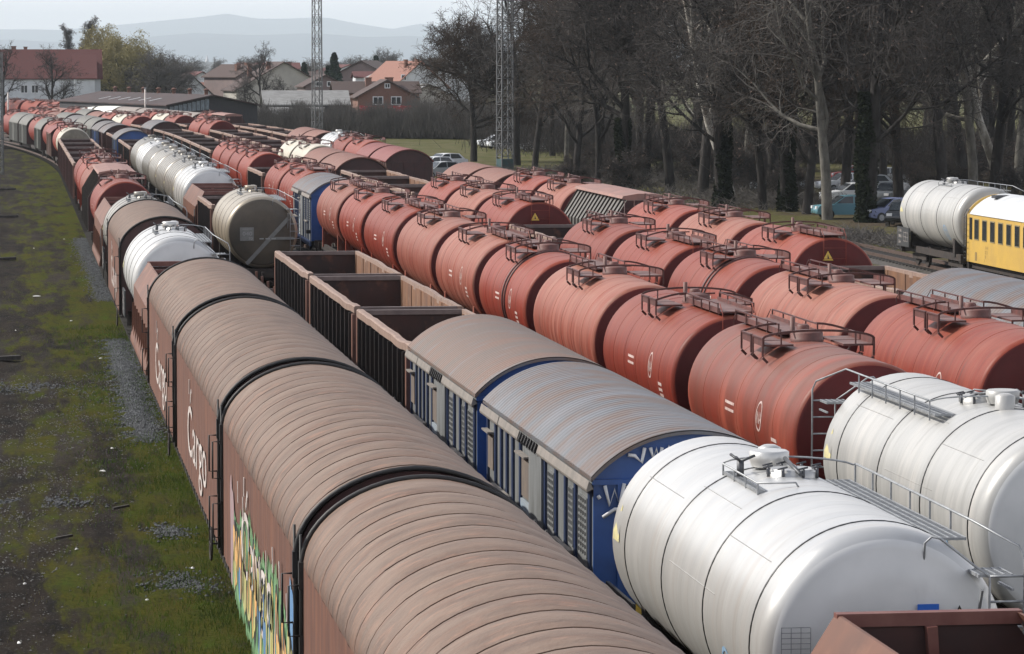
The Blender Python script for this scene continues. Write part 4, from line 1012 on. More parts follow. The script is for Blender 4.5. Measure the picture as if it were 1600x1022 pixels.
tagw = mat('bright_white_spray', (.78, .78, .78), (.62, .63, .65), ns=5, rough=.5)
m = MB(); 
def strokes(mb, segs, x0, z0, k, y=.07, r=.03):
    for P in segs: mb.tube([(x0 + a * k, y, z0 + b * k) for a, b in P], r, 5)
strokes(m, [[(-.35, .55), (0, .5), (.35, .15), (.5, .9)], [(.8, .9), (.95, .35), (1.1, .85), (1.25, .3), (1.4, .9)], [(1.6, .3), (1.75, .95), (1.95, .3)], [(2.1, .9), (2.15, .3), (2.4, .75), (2.55, .2)], [(2.8, .25), (2.85, .85), (3.2, .8)], [(3.3, .2), (3.6, .8)]], -.88, 3.53, .30, r=.03); m.build('white_tag', tagw, bl)
m = MB(); strokes(m, [[(0, 1), (.25, 0), (.5, .8), (.75, 0), (1.0, 1.1)], [(1.5, 1.0), (1.15, .9), (1.2, .5), (1.5, .55)], [(1.2, .5), (1.25, .0), (1.6, .05)], [(1.8, 0), (1.85, 1.0), (2.3, .8), (1.9, .45)], [(-.35, .5), (-.25, .35)], [(-.1, -.6), (.5, -.2), (1.4, -.2), (2.2, -.3)]], -1.34, 2.93, .30, r=.03)
m.build('white_tag', tagw, bl)
gy = mat('graffiti_green_dark', (.03, .09, .04), (.012, .02, .012), ns=2); gb = mat('graffiti_blue_dark', (.03, .09, .2), (.05, .14, .25), ns=2); go = mat('graffiti_ochre', (.28, .14, .03), (.1, .06, .02), ns=3)
rg = random.Random(2)
def tagpaint(par, L, spans):
    m = MB()
    for y0, y1, z0, z1, mi in spans:
        for k in range(5):
            yc = y0 + (y1 - y0) * (k + .5) / 5; zc = (z0 + z1) / 2; pts = []
            for i in range(14):
                t = 2 * math.pi * i / 14; rr = 1 + .35 * math.sin(4 * t + k) + .2 * rg.uniform(-1, 1); pts.append((-1.625 - .003 * k - .01 * mi, yc - abs(y1 - y0) / 8 * rr * math.cos(t), zc + (z1 - z0) / 2 * rr * math.sin(t)))
            m.poly(pts, mi)
    m.build('graffiti', [gy, gb, go, black], par)
tagpaint(bl, 12.6, [(.6, 3.2, 1.2, 1.75, 0), (1.0, 2.6, 1.3, 1.9, 2), (1.5, 3.4, 1.1, 1.6, 3), (5.6, 8.6, 1.1, 1.9, 1), (6.5, 8.0, 1.2, 1.7, 3)])
# yellow triangle on the blue van corner by the white tank
m = MB(); m.poly([(-1.49, .075, 1.55), (-.95, .075, 1.55), (-1.49, .075, 2.1)][::-1]) if False else m.prism([(-.95, 1.2), (-.55, 1.2), (-.62, 1.95)], .06, .075); m.build('yellow_corner_mark', yellowp, bl)

# coach and white tank on the far right track
def place2(o, X, y): o.location = (X, y, 0)
ch = coach(22.0); tag(ch, 'yellow passenger coach with pale roof parked at the right edge', 'railway coach'); place2(ch, TRK[9], yd(155, 42.9) - 22)
wt9 = PROTO['whiteG']; used.add('whiteG')
place2(wt9, TRK[9], yd(155, 42.9) + 1.2); tag(wt9, 'dull white tank wagon standing beyond the yellow coach', 'tank wagon', 'white insulated tank wagons')
for o in bpy.data.objects:
    if '_k' in o: del o['_k']

# ------------------------------------------------------------------ vegetation
bark = mat('dark_bark', (.024, .021, .020), (.050, .046, .043), sc=(1, 1, .3), ns=3, rough=.95, spec=.1)
plane_bark = mat('pale_plane_bark', (.42, .40, .36), (.17, .155, .13), sc=(1, 1, .5), ns=1.6, rough=.9, lo=.42, hi=.58, spec=.1)
twig = mat('winter_twigs', (.034, .031, .030), (.085, .076, .070), ns=.6, rough=.9, spec=.1)
twig_grey = mat('pale_winter_twigs', (.13, .12, .11), (.08, .073, .068), ns=.6, rough=.9, spec=.1)
twig_brown = mat('brown_winter_twigs', (.085, .062, .048), (.045, .036, .03), ns=.6, rough=.9, spec=.1)
twig_yel = mat('budding_willow_twigs', (.30, .265, .12), (.19, .165, .085), ns=.3, rough=.9, spec=.1)
seed_leaf = mat('dry_leaves', (.115, .085, .07), (.07, .055, .048), ns=.8, rough=.9, spec=.1)
ivy_leaf = mat('ivy_leaves', (.010, .014, .008), (.022, .027, .013), ns=2.0, rough=.9, spec=.1)
needle = mat('conifer_needles', (.014, .028, .018), (.03, .045, .026), ns=2.0, rough=.8, spec=.1)

def tubes_mesh(name, segs, sides, mats, extra=None):
    """segs: array (n, 8) p0 p1 r0 r1"""
    A = np.array(segs, dtype=np.float64); n = len(A); p0, p1, r0, r1 = A[:, :3], A[:, 3:6], A[:, 6], A[:, 7]
    d = p1 - p0; d /= np.maximum(np.linalg.norm(d, axis=1), 1e-6)[:, None]
    up = np.where((np.abs(d[:, 2]) < .9)[:, None], np.array([0, 0, 1.0]), np.array([1.0, 0, 0]))
    x = np.cross(d, up); x /= np.linalg.norm(x, axis=1)[:, None]; y = np.cross(d, x)
    vs = np.empty((n, 2 * sides, 3))
    for k in range(sides):
        t = 2 * math.pi * k / sides; o = x * math.cos(t) + y * math.sin(t); vs[:, k] = p0 + o * r0[:, None]; vs[:, sides + k] = p1 + o * r1[:, None]
    V = vs.reshape(-1, 3); q = np.array([[k, (k + 1) % sides, sides + (k + 1) % sides, sides + k] for k in range(sides)])
    Fq = (np.arange(n)[:, None, None] * 2 * sides + q[None]).reshape(-1, 4)
    nv = len(V); loops = Fq.reshape(-1); nf = len(Fq); starts = np.arange(nf) * 4; mi = np.zeros(nf, int)
    if extra is not None:                                       # small quads: centres, half-size
        C_, hs, rs = extra; k = len(C_); u = rs.normal(size=(k, 3)); u /= np.linalg.norm(u, axis=1)[:, None]; v = np.cross(u, rs.normal(size=(k, 3))); v /= np.linalg.norm(v, axis=1)[:, None]
        h = (hs * rs.uniform(.6, 1.4, k))[:, None]
        Q = np.stack([C_ - u * h - v * h * .6, C_ + u * h - v * h * .6, C_ + u * h + v * h * .6, C_ - u * h + v * h * .6], 1).reshape(-1, 3)
        loops = np.concatenate([loops, nv + np.arange(4 * k)]); V = np.vstack([V, Q]); starts = np.arange(nf + k) * 4; mi = np.concatenate([mi, np.ones(k, int)]); nf += k
    me = bpy.data.meshes.new(name); me.vertices.add(len(V)); me.vertices.foreach_set('co', V.reshape(-1).astype(np.float32))
    me.loops.add(len(loops)); me.loops.foreach_set('vertex_index', loops.astype(np.int32)); me.polygons.add(nf); me.polygons.foreach_set('loop_start', starts.astype(np.int32))
    for m in mats: me.materials.append(m)
    me.polygons.foreach_set('material_index', mi.astype(np.int32)); me.update(calc_edges=True); me.validate(); return me

def grow(seed, H=19., r0=.42, spread=1.0, clear=.16, density=1.0, droop=0., limbs=9, curve=.2, lean=(0, 0)):
    g = random.Random(seed); big, small, tips = [], [], []
    def rv(): return Vector((g.gauss(0, 1), g.gauss(0, 1), g.gauss(0, 1)))
    def branch(p, d, ln, r, lvl):
        n = (6, 5, 4, 3, 2)[min(lvl, 4)]; st = ln / n; pts = [(p.copy(), r)]
        for i in range(n):
            up = (.16, .10, .04, -.02, -.05)[min(lvl, 4)]
            d = (d + rv() * (curve * (.35, .8, 1, 1.1, 1.2)[min(lvl, 4)]) + Vector((0, 0, up - droop * (lvl > 1)))).normalized()
            q = p + d * st; r1 = r * (1 - .72 * (i + 1) / n) if lvl else r0 * (1 - .7 * ((i + 1) / n)); ra = pts[-1][1]
            (big if ra > .045 else small).append((*p, *q, ra, max(r1, .008))); p = q; pts.append((p.copy(), max(r1, .008)))
        if lvl >= 4: tips.append(p); return
        nc = int((limbs, 8, 7, 5)[lvl] * (density if lvl > 0 else 1) + g.random())
        for c in range(nc):
            t = (clear * 1.5 + (1 - clear * 1.5) * (c + g.random()) / nc) if lvl == 0 else .2 + .8 * (c + g.random()) / nc
            k = min(n - 1, int(t * n)); f = t * n - k; a, b = pts[k], pts[k + 1]; q = a[0].lerp(b[0], min(f, 1)); rr = a[1] * (1 - f) + b[1] * f
            ax = (b[0] - a[0]).normalized(); side = ax.cross(rv()).normalized(); ang = g.uniform(.55, 1.15) * spread if lvl == 0 else g.uniform(.45, 1.1)
            nd = (ax * math.cos(ang) + side * math.sin(ang)).normalized()
            l = (H * .42 * (1 - .45 * t) if lvl == 0 else ln * g.uniform(.38, .62)) * (spread if lvl == 0 else 1)
            branch(q, nd, l, min(rr * .75, (.16, .06, .026, .016)[lvl] * (r0 / .42) ** .5 * g.uniform(.8, 1.3)), lvl + 1)
    branch(Vector((0, 0, -.2)), Vector((lean[0], lean[1], 1)).normalized(), H * .82, r0, 0)
    return big, small, tips
def tree_proto(name, seed, bk=bark, tw=twig, ivy=0, leafn=1500, leafm=seed_leaf, leafs=.05, trad=1.0, **kw):
    big, small, tips = grow(seed, **kw); rs = np.random.RandomState(seed)
    sm = np.array(small); sm[:, 6:] = np.clip(sm[:, 6:] * trad, .012, .05)
    mt = tubes_mesh('trunk', big, 7, [bk]); ex = None
    if leafn:
        T = np.array([tuple(t) for t in tips]); C_ = T[rs.randint(0, len(T), leafn)] + rs.normal(size=(leafn, 3)) * .15; ex = (C_, leafs, rs)
    mc = tubes_mesh('crown', sm, 3, [tw, leafm], ex); mi_ = None
    if ivy:
        k = 6000; z = rs.uniform(0, ivy, k) ** 1.0; a = rs.uniform(0, 2 * math.pi, k); rr = kw.get('r0', .42) * (.95 + .45 * (1 - z / ivy) + .22 * np.sin(z * 1.3 + a * 2)) * rs.uniform(.75, 1.1, k)
        ln = kw.get('lean', (0, 0)); C_ = np.stack([rr * np.cos(a) + ln[0] * z, rr * np.sin(a) + ln[1] * z, z], 1)
        mi_ = tubes_mesh('ivy', [(0, 0, 0, 0, 0, .1, .01, .01)], 3, [ivy_leaf, ivy_leaf], (C_, .085, rs))
    return (name, mt, mc, mi_)
def put_tree(tp, x, y, sc=1.0, rz=0., label=None, cat='tree', group=None, szr=1.0):
    o = empty(tp[0], (x, y, 0), rz); o.scale = (sc * szr, sc * szr, sc)
    obj_from(tp[1], 'trunk', o); obj_from(tp[2], 'crown', o)
    if tp[3]: obj_from(tp[3], 'ivy', o)
    return tag(o, label, cat, group)
TP = [tree_proto('bare_tree', 11, H=21, r0=.40, limbs=12, density=1.12),
      tree_proto('bare_tree', 12, H=19, r0=.36, limbs=13, density=1.12, spread=1.1, tw=twig_grey),
      tree_proto('bare_tree', 13, H=22, r0=.46, limbs=12, density=1.12, clear=.22),
      tree_proto('bare_tree', 17, H=18, r0=.34, limbs=14, density=1.1, spread=1.15, clear=.12, droop=.05, tw=twig_brown)]
TI = [tree_proto('ivy_clad_tree', 21, H=20, r0=.46, limbs=12, density=1.1, ivy=7.5), tree_proto('ivy_clad_tree', 22, H=21, r0=.48, limbs=12, density=1.1, ivy=5.5, clear=.2)]
TPL = [tree_proto('plane_tree', 31, bk=mat('grey_plane_bark', (.17, .16, .14), (.075, .07, .062), sc=(1, 1, .5), ns=2.2, rough=.9, spec=.1), tw=twig_grey, H=22, r0=.36, limbs=10, density=1.0, clear=.16, curve=.24, leafn=2500), tree_proto('plane_tree', 34, bk=plane_bark, tw=twig_grey, H=21, r0=.36, limbs=9, density=.95, clear=.2, curve=.22, lean=(-.25, 0), leafn=2500)]
TB = tree_proto('spreading_tree', 41, tw=twig_brown, trad=1.15, H=11.8, r0=.34, limbs=20, density=1.35, spread=1.3, clear=.2, leafn=1500, leafs=.04)
TF = tree_proto('bare_tree', 43, tw=twig_grey, H=10, r0=.2, limbs=13, density=1.0, spread=1.0, leafn=0, trad=1.5)
TS = tree_proto('bare_tree', 48, tw=twig, H=10, r0=.2, limbs=10, density=.82, spread=.95, leafn=0, trad=1.4)
TW = tree_proto('willow_tree', 44, tw=twig_yel, H=13, r0=.3, limbs=16, density=1.2, spread=1.25, droop=.12, leafn=6000, leafm=twig_yel, leafs=.09, trad=1.8)
TPO = tree_proto('poplar_tree', 45, tw=twig_grey, H=16, r0=.25, limbs=34, density=.95, spread=.35, clear=.05, leafn=0, trad=1.8)
BUSH = tree_proto('bare_bush', 46, H=4.2, r0=.07, limbs=14, density=1.1, spread=1.5, clear=.02, leafn=900, leafs=.06)
def gpos(px, ybase):
    d = F * HC / (ybase - VY); return at(px, d)
# trees whose trunks can be told apart (pixel column, pixel row of the foot)
for px, yb, tp, sc, lab in (
    (738, 252, TB, 1.12, 'wide spreading bare tree alone on the meadow left of the tall mast'),
    (806, 258, TP[0], .95, 'leaning bare tree just right of the tall lattice mast'),
    (833, 263, TP[1], .9, 'slim bare tree second to the right of the tall mast'),
    (896, 281, TP[3], .95, 'dark bare tree behind the red tanks at the front edge of the wood'),
    (932, 291, TP[1], .85, 'slim dark tree left of the thick black trunk'),
    (971, 298, TI[1], 1.0, 'thick black ivy trunk left of the ribbed hopper wagon roof end'),
    (1046, 300, TP[2], .9, 'bare tree with a forked trunk behind the middle red tanks'),
    (1128, 323, TI[0], .95, 'thick ivy covered tree below the pale leaning limbs'),
    (1143, 314, TPL[1], 1.0, 'plane tree with pale limbs leaning to the left'),
    (1190, 327, TP[1], .9, 'slim dark trunk between two thick ivy covered ones'),
    (1228, 330, TI[0], .9, 'broad ivy covered trunk left of the teal car'),
    (1258, 334, TP[3], 1.0, 'bare tree standing beside the front of the teal car'),
    (1291, 343, TPL[0], 1.0, 'forked plane tree with grey bark in front of the teal car'),
    (1351, 347, TI[0], 1.05, 'very thick ivy covered tree between teal car and violet car'),
    (1404, 322, TP[0], 1.0, 'bare tree just behind the far white tank wagon'),
    (1520, 322, TPL[0], 1.05, 'tall plane tree rising behind the yellow coach'),
    (1566, 315, TPL[1], 1.1, 'plane tree with low side limb at the right edge')):
    x, y = gpos(px, yb); put_tree(tp, x, y, sc, px * 1.7 % 6.28 if tp is not TPL[1] else 0.2, lab, 'tree', 'trees of the wood')
g = random.Random(77)
for d, n, p0, p1 in ((235, 4, 1150, 1640), (262, 5, 1050, 1640), (290, 5, 960, 1640), (318, 6, 900, 1650), (345, 6, 840, 1650), (375, 6, 830, 1650), (405, 6, 800, 1650), (440, 5, 790, 1660)):
    for i in range(n):
        px = p0 + (p1 - p0) * (i + g.uniform(.15, .85)) / n; x, y = at(px, d + g.uniform(-9, 9))
        put_tree(g.choice(TP + [TP[0], TP[2], TPL[0]]), x, y, g.uniform(.9, 1.15) * (1.1 if d > 330 else 1) * (.72 if px < 900 else 1), g.uniform(0, 6.28), 'bare winter tree deep in the wood behind the tank wagons', 'tree', 'trees deep in the wood')
for i in range(40):
    d = g.uniform(225, 330); px = g.uniform(1000 if d < 260 else 880, 1640); x, y = at(px, d)
    if 1262 < px < 1420: continue
    put_tree(BUSH, x, y, g.uniform(.5, 1.0), g.uniform(0, 6.28), 'low bare bush among the trunks of the wood', 'bush', 'bushes under the wood')
# trees near the houses and behind the yard
for px, d, tp, sc, lab, szr in (
    (124, 700, TPO, 1.35, 'tall slim grey poplar behind the red roofed white house', 1.0), (114, 705, TPO, 1.25, 'left twin of the slim poplars behind the red roofed white house', 1.0),
    (168, 620, TW, 1.22, 'yellow green willow, biggest, beside the red roofed white house', 1.0), (192, 612, TW, 1.08, 'yellow green willow right of the biggest willow', 1.0), (150, 640, TW, 1.0, 'yellow green willow touching the white house gable', 1.), (212, 628, TW, .9, 'lowest yellow green willow above the long shed', 1.0),
    (240, 600, TF, 1.2, 'grey bare tree right of the willows', 1.25), (262, 605, TF, 1.15, 'grey bare tree above the middle of the long shed', 1.25), (280, 610, TF, 1.0, 'grey bare tree left of the white gabled house', 1.2), (225, 610, TF, 1.1, 'grey bare tree between willows and the shed', 1.2),
    (78, 560, TS, 1.2, 'dark bare tree before the white house wall', 1.2), (5, 540, TS, 1.25, 'bare tree at the left edge before the white house', 1.2), (100, 565, TS, .7, 'small bare tree before the right part of the white house', 1.2),
    (408, 560, TS, 1.25, 'bare tree beside the big beige gable', 1.), (437, 552, TS, .75, 'small twisted bare tree before the beige gable', 1.2), (384, 560, TS, .8, 'small bare tree behind the shed end', 1.), (372, 650, TF, .95, 'bare tree between shed and houses', 1.3), (352, 670, TF, .85, 'bare tree behind the orange roofed low house', 1.3), (382, 660, TF, .9, 'grey tree before the brown roofs', 1.3), (392, 640, TF, .95, 'grey bare tree left of the beige gable', 1.)):
    x, y = at(px, d); put_tree(tp, x, y, sc, px, lab, 'tree', None, szr)
g = random.Random(5)
for i in range(64):
    d = g.uniform(800, 1700); px = g.uniform(-20, 720); x, y = at(px, d)
    put_tree(TF, x, y, (HC + (VY - g.uniform(84, 99)) * d / F) / 10.5, g.uniform(0, 6.28), 'hazy bare tree far behind the houses', 'tree', 'hazy trees behind the houses', 1.3)
for px, d, sc in ((592, 1150, 1.45), (606, 1150, 1.4), (562, 1000, 1.1), (648, 1300, 1.25)):
    x, y = at(px, d); put_tree(TF, x, y, sc, px, {592: 'tall hazy tree left of a pair behind the orange roof', 606: 'tall hazy tree right of a pair behind the orange roof', 562: 'rounded hazy tree behind the brown roofed house', 648: 'hazy tree above the orange roofed white house'}[px], 'tree', None, 1.0)
def conifer(x, y, H, lab, seed):
    rs = np.random.RandomState(seed); n = 2600; z = H * (.08 + .92 * rs.uniform(0, 1, n) ** 1.3); a = rs.uniform(0, 2 * math.pi, n)
    lay = .65 + .35 * np.abs(np.sin(z / H * 26)); rr = (H - z) * .30 * lay * rs.uniform(.2, 1, n) ** .5 + .1
    C_ = np.stack([rr * np.cos(a), rr * np.sin(a), z - rr * .12], 1); o = empty('conifer_tree', (x, y, 0))
    obj_from(tubes_mesh('trunk', [(0, 0, 0, 0, 0, H * .97, .22, .03)], 8, [bark]), 'trunk', o); obj_from(tubes_mesh('crown', [(0, 0, H * .3, 0, 0, H * .95, .08, .02)], 4, [needle, needle], (C_, .34, rs)), 'crown', o)
    tag(o, lab, 'conifer')
for px, ytop, d, lab in ((521, 84, 640, 'dark conifer, tallest, between the mast and brown roofed house'), (474, 100, 700, 'small dark conifer left of the lattice mast'), (586, 89, 720, 'blue green conifer beside the brown roofed house'), (512, 104, 650, 'lower conifer touching the tallest conifer')):
    x, y = at(px, d); conifer(x, y, HC + (VY - ytop) * d / F, lab, px)

# dense undergrowth hedge along the back of the meadow
def hedge(name, pts, n, h, w_, seed, tw=twig_grey):
    rs = np.random.RandomState(seed); segs = []
    P = np.array(pts, float); t = rs.uniform(0, len(P) - 1.001, n); i = t.astype(int); f = (t - i)[:, None]; c = P[i] * (1 - f) + P[i + 1] * f
    c = c + rs.normal(size=(n, 2)) * w_; z1 = h * rs.uniform(.35, 1.08, n) * (.86 + .12 * np.sin(c[:, 0] * 1.3 + seed) + .10 * np.sin(c[:, 0] * 3.1 + c[:, 1])); z0 = z1 * rs.uniform(0, .6, n); dx = rs.normal(size=(n, 2)) * .55
    A = np.concatenate([c, z0[:, None], c + dx, z1[:, None], np.full((n, 1), .026), np.full((n, 1), .012)], 1)
    o = obj_from(tubes_mesh(name, A, 3, [tw]), name); o['kind'] = 'stuff'
hedge('hedge_thicket', [at(425, 470), at(520, 462), at(620, 458), at(700, 455), at(760, 450)], 26000, 4.5, 2.2, 3)
hedge('hedge_thicket', [at(640, 520), at(720, 500), at(830, 480), at(960, 470)], 14000, 5.0, 3, 8)
hedge('thicket', [at(850, 400), at(1000, 360), at(1200, 350), at(1400, 340), at(1660, 330)], 30000, 3.8, 4, 18, twig)
hedge('dry_undergrowth', [at(880, 315), at(1000, 290), at(1150, 250), at(1270, 232)], 5000, .9, 4, 9)
hedge('dry_undergrowth', [at(1350, 188), at(1300, 196), at(1430, 180)], 900, .8, .8, 10)

# ------------------------------------------------------------------ masts
lat = mat('lattice_steel', (.17, .175, .18), (.10, .10, .10), ns=2, rough=.6, metal=.3)
def lattice(name, x, y, w0, w1, H, lab, step=1.0, base=None, rot=.3, th=.035):
    root = empty(name, (x, y, 0), rot); m = MB(); n = int(H / step)
    wd = lambda z: w0 + (w1 - w0) * z / H
    for sx, sy in ((-1, -1), (1, -1), (1, 1), (-1, 1)): m.beam((sx * w0 / 2, sy * w0 / 2, 0), (sx * w1 / 2, sy * w1 / 2, H), th * 2.2, th * 2.2)
    m.build('mast_leg', lat, root); m = MB()
    for i in range(n):
        z0, z1 = H * i / n, H * (i + 1) / n; a, b = wd(z0) / 2, wd(z1) / 2; cs = ((-1, -1), (1, -1), (1, 1), (-1, 1))
        for k in range(4):
            p, q = cs[k], cs[(k + 1) % 4]
            m.beam((p[0] * b, p[1] * b, z1), (q[0] * b, q[1] * b, z1), th, th); m.beam((p[0] * a, p[1] * a, z0), (q[0] * b, q[1] * b, z1), th, th)
            if i % 2: m.beam((q[0] * a, q[1] * a, z0), (p[0] * b, p[1] * b, z1), th, th)
    m.build('bracing', lat, root)
    if base: m = MB(); m.box(-base / 2, base / 2, -base / 2, base / 2, -.05, .95); m.build('base_box', mat('teal_box', (.03, .085, .09), (.05, .06, .06), ns=2, rough=.6), root)
    m = MB(); m.tube([(w0 / 2 + .12, 0, 0), (w1 / 2 + .12, 0, H)], .03, 5); m.build('cable_pipe', lat, root)
    return tag(root, lab, 'mast')
x, y = at(787, 322); lattice('lattice_mast', x, y, 1.15, 1.0, 26, 'taller looking lattice mast on a teal box before the wood', 1.15, 1.25, th=.05)
x, y = at(494, 430); lattice('lattice_mast', x, y, 1.0, .8, 26, 'slim lattice mast rising in front of the hedge and houses', 1.25, th=.045)
x, y = at(-1, 306); lattice('lattice_mast', x, y, .40, .34, 10.6, 'grey lattice post cut by the left edge of the photo', .6, th=.03)
for px, d, h, lab in ((226, 455, 6.4, 'thin white lamp pole in front of the long shed'), (12, 505, 5.6, 'short white pole before the white house at far left'), (1335, 60, 0, '')):
    if h:
        x, y = at(px, d); r_ = empty('lamp_pole', (x, y, 0)); m = MB(); m.tube([(0, 0, 0), (0, 0, h)], .12, 8); m.build('pole', whitep, r_); m = MB(); m.box(-.15, .15, -.15, .15, h, h + .2); m.build('lamp_head', galv, r_); tag(r_, lab, 'pole')

# ------------------------------------------------------------------ buildings
tile = mat('dark_red_tiles', (.115, .032, .028), (.085, .03, .028), sc=(3, 3, 3), ns=2, rough=.85)
tile_o = mat('orange_tiles', (.27, .13, .095), (.21, .10, .075), sc=(3, 3, 3), ns=2, rough=.85)
tile_b = mat('brown_tiles', (.085, .052, .045), (.055, .04, .036), sc=(3, 3, 3), ns=2, rough=.9)
plas_w = mat('white_plaster', (.60, .62, .64), (.48, .50, .52), ns=.5, rough=.9); plas_g = mat('beige_plaster', (.40, .38, .34), (.32, .305, .28), ns=.4, rough=.9)
brick = mat('brick_wall', (.19, .095, .07), (.14, .075, .06), sc=(2, 2, 2), ns=3, rough=.9); brick_p = mat('pinkish_render', (.20, .15, .145), (.16, .125, .12), ns=.7, rough=.9)
asb = mat('grey_sheet_roof', (.27, .27, .26), (.19, .185, .18), sc=(1, 3, 1), ns=1, rough=.9); woodd = mat('dark_boards', (.03, .03, .036), (.045, .042, .045), sc=(6, 6, .5), ns=2, rough=.9)
frame_w = mat('white_window_frame', (.65, .66, .67), rough=.5)
def house(name, px, d, wid, deep, ze, zr, rot, wall, roofm, lab, gable_front=True, wins=(), chim=(), eave=.4, flags=None, pos=None):
    x, y = pos or at(px, d); root = empty(name, (x, y, 0), rot); m = MB()
    P = [(-wid / 2, 0), (wid / 2, 0), (wid / 2, ze), (0, zr), (-wid / 2, ze)]
    if gable_front: m.prism(P, 0, deep)
    else:
        n = len(m.v); m.v += [(a, 0, 0) for a in ()]
        w2 = wid / 2; Q = [(0, 0), (deep, 0), (deep, ze), (deep / 2, zr), (0, ze)]
        base = len(m.v)
        for xx in (-w2, w2): m.v += [(xx, a, b) for a, b in Q]
        for i in range(5): j = (i + 1) % 5; m.face((base + i, base + j, base + 5 + j, base + 5 + i))
        m.face([base + i for i in range(5)]); m.face([base + 5 + i for i in range(5)])
    m.build('wall', wall, root)
    m = MB(); t = .16
    if gable_front:
        sl = (zr - ze) / (wid / 2)
        for sx in (-1, 1): Pq = [(0, zr + .04), (0, zr + t + .04), (sx * (wid / 2 + eave), ze - eave * sl + t + .04), (sx * (wid / 2 + eave), ze - eave * sl + .04)]; m.prism(Pq if sx < 0 else Pq[::-1], -.5, deep + .5)
    else:
        sl = (zr - ze) / (deep / 2); w2 = wid / 2 + .4
        for e in (-1, 1):
            yb = deep / 2 + e * (deep / 2 + eave); zb = ze - eave * sl
            base = len(m.v)
            for xx in (-w2, w2): m.v += [(xx, deep / 2, zr + .04), (xx, deep / 2, zr + t + .04), (xx, yb, zb + t + .04), (xx, yb, zb + .04)]
            for i in range(4): j = (i + 1) % 4; m.face((base + i, base + j, base + 4 + j, base + 4 + i))
            m.face([base + i for i in range(4)]); m.face([base + 4 + i for i in range(4)])
    rf = m.build('roof', roofm, root)
    for cx, cy, cw, zt in chim: c = MB(); c.box(cx - cw / 2, cx + cw / 2, cy - cw / 2, cy + cw / 2, ze, zt); c.box(cx - cw / 2 - .08, cx + cw / 2 + .08, cy - cw / 2 - .08, cy + cw / 2 + .08, zt, zt + .12); c.build('chimney', brick, rf)
    for wx, wz, ww, wh in wins:
        f = MB()
        for a, b, c_, e_ in ((-ww / 2 - .12, -ww / 2, -wh / 2 - .12, wh / 2 + .12), (ww / 2, ww / 2 + .12, -wh / 2 - .12, wh / 2 + .12), (-ww / 2, ww / 2, wh / 2, wh / 2 + .12), (-ww / 2, ww / 2, -wh / 2 - .12, -wh / 2), (-.05, .05, -wh / 2, wh / 2)):
            f.box(wx + a, wx + b, -.09, -.005, wz + c_, wz + e_)
        fo = f.build('window', frame_w, root); gm = MB(); gm.box(wx - ww / 2, wx + ww / 2, -.05, -.01, wz - wh / 2, wz + wh / 2); gm.build('pane', glass, fo)
    return tag(root, lab, 'house' if 'shed' not in name else 'shed')
def hz(ypx, d): return HC + (VY - ypx) * d / F
# red roofed white house, far left
house('white_house', 55, 600, 22, 10, hz(121, 600), hz(79, 604), .0, plas_w, tile, 'long white house with dark red tiled roof at far left', False, wins=((-1.9, hz(139, 600), 1.0, 1.2), (-.1, hz(139, 600), 1.0, 1.2), (-6, hz(139, 600), 1., 1.2)), chim=((-3.6, 6, .8, hz(73, 600)), (-1.6, 6, .6, hz(74, 600))))
house('white_house', 132, 598, 3.4, 9, hz(121, 600), hz(87, 604), .0, plas_w, tile, 'lower end wing of the long white house with red tiles', False, wins=())
house('gabled_house', 297, 640, 7.5, 12, hz(146, 640), hz(117, 640), .15, plas_w, tile_b, 'small white gabled house just right of the long shed ridge')
house('gabled_house', 315, 700, 7.5, 12, hz(128, 700), hz(113, 700), .2, plas_w, tile, 'white house with dark red roof behind the small gable')
house('low_house', 337, 680, 7, 6, hz(147, 680), hz(130, 680), .0, plas_w, tile_o, 'low house with bright orange roof beside the white gable', False)
house('gabled_house', 443, 600, 16.5, 14, hz(141, 600), hz(98, 600), .1, plas_g, tile_b, 'large beige gabled house left of the slim mast', chim=((-2.2, 3, .7, hz(97, 600)), (1.5, 4, .8, hz(98, 600)), (-5, 6, .7, hz(101, 600))))
house('gabled_house', 398, 640, 8, 12, hz(120, 640), hz(102, 640), .45, brick_p, tile_b, 'brown roofed house half hidden left of the beige gable', chim=((0, 3, .8, hz(99, 640)), (-2, 3, .8, hz(101, 640))))
house('gabled_house', 507, 560, 6.4, 10, hz(135, 560), hz(118, 560), .05, brick_p, tile_b, 'pinkish gabled house with two dark windows behind the slim mast', wins=((-1.0, hz(131, 560), .9, .6), (.8, hz(131, 560), .9, .6)))
house('gabled_house', 563, 660, 8, 12, hz(113, 660), hz(96, 660), -.35, brick_p, tile_b, 'tall brown roofed house left of the blue green conifer')
house('low_house', 580, 640, 6, 6, hz(121, 640), hz(113, 640), .0, plas_w, tile, 'small house with dull red roof behind the brick house', False)
house('gabled_house', 599, 620, 4.6, 9, hz(122, 620), hz(112, 620), .0, plas_w, asb, 'small white gabled annex left of the orange roof')
house('white_house', 655, 600, 10.5, 12, hz(136, 600), hz(97, 600), .38, plas_w, tile_o, 'white gabled house with orange roof behind the brick house', wins=((-3.2, hz(121, 600), .8, .8),), chim=((-1.2, 3, .5, hz(94, 600)), (2.0, 5, .5, hz(93, 600))))
house('brown_house', 588, 545, 13, 7, hz(145, 545), hz(129, 545), .0, brick, tile_b, 'long brown tiled house wing behind the brick gable', False, chim=((-1.2, 2, .9, hz(122, 545)), (2.0, 2, 1.2, hz(122, 545))))
house('brick_house', 603, 520, 8.6, 9, hz(151, 520), hz(126, 520), .0, brick, tile_b, 'brick gabled house with two white windows above the hedge', wins=((-1.35, hz(157, 520), 1.3, 1.0), (1.35, hz(157, 520), 1.3, 1.0), (0.05, hz(134, 520), .6, .5)), eave=.5)
house('gabled_house', 668, 560, 7, 9, hz(150, 560), hz(133, 560), .0, plas_g, asb, 'low grey gabled house right of the brick house')
m = MB()
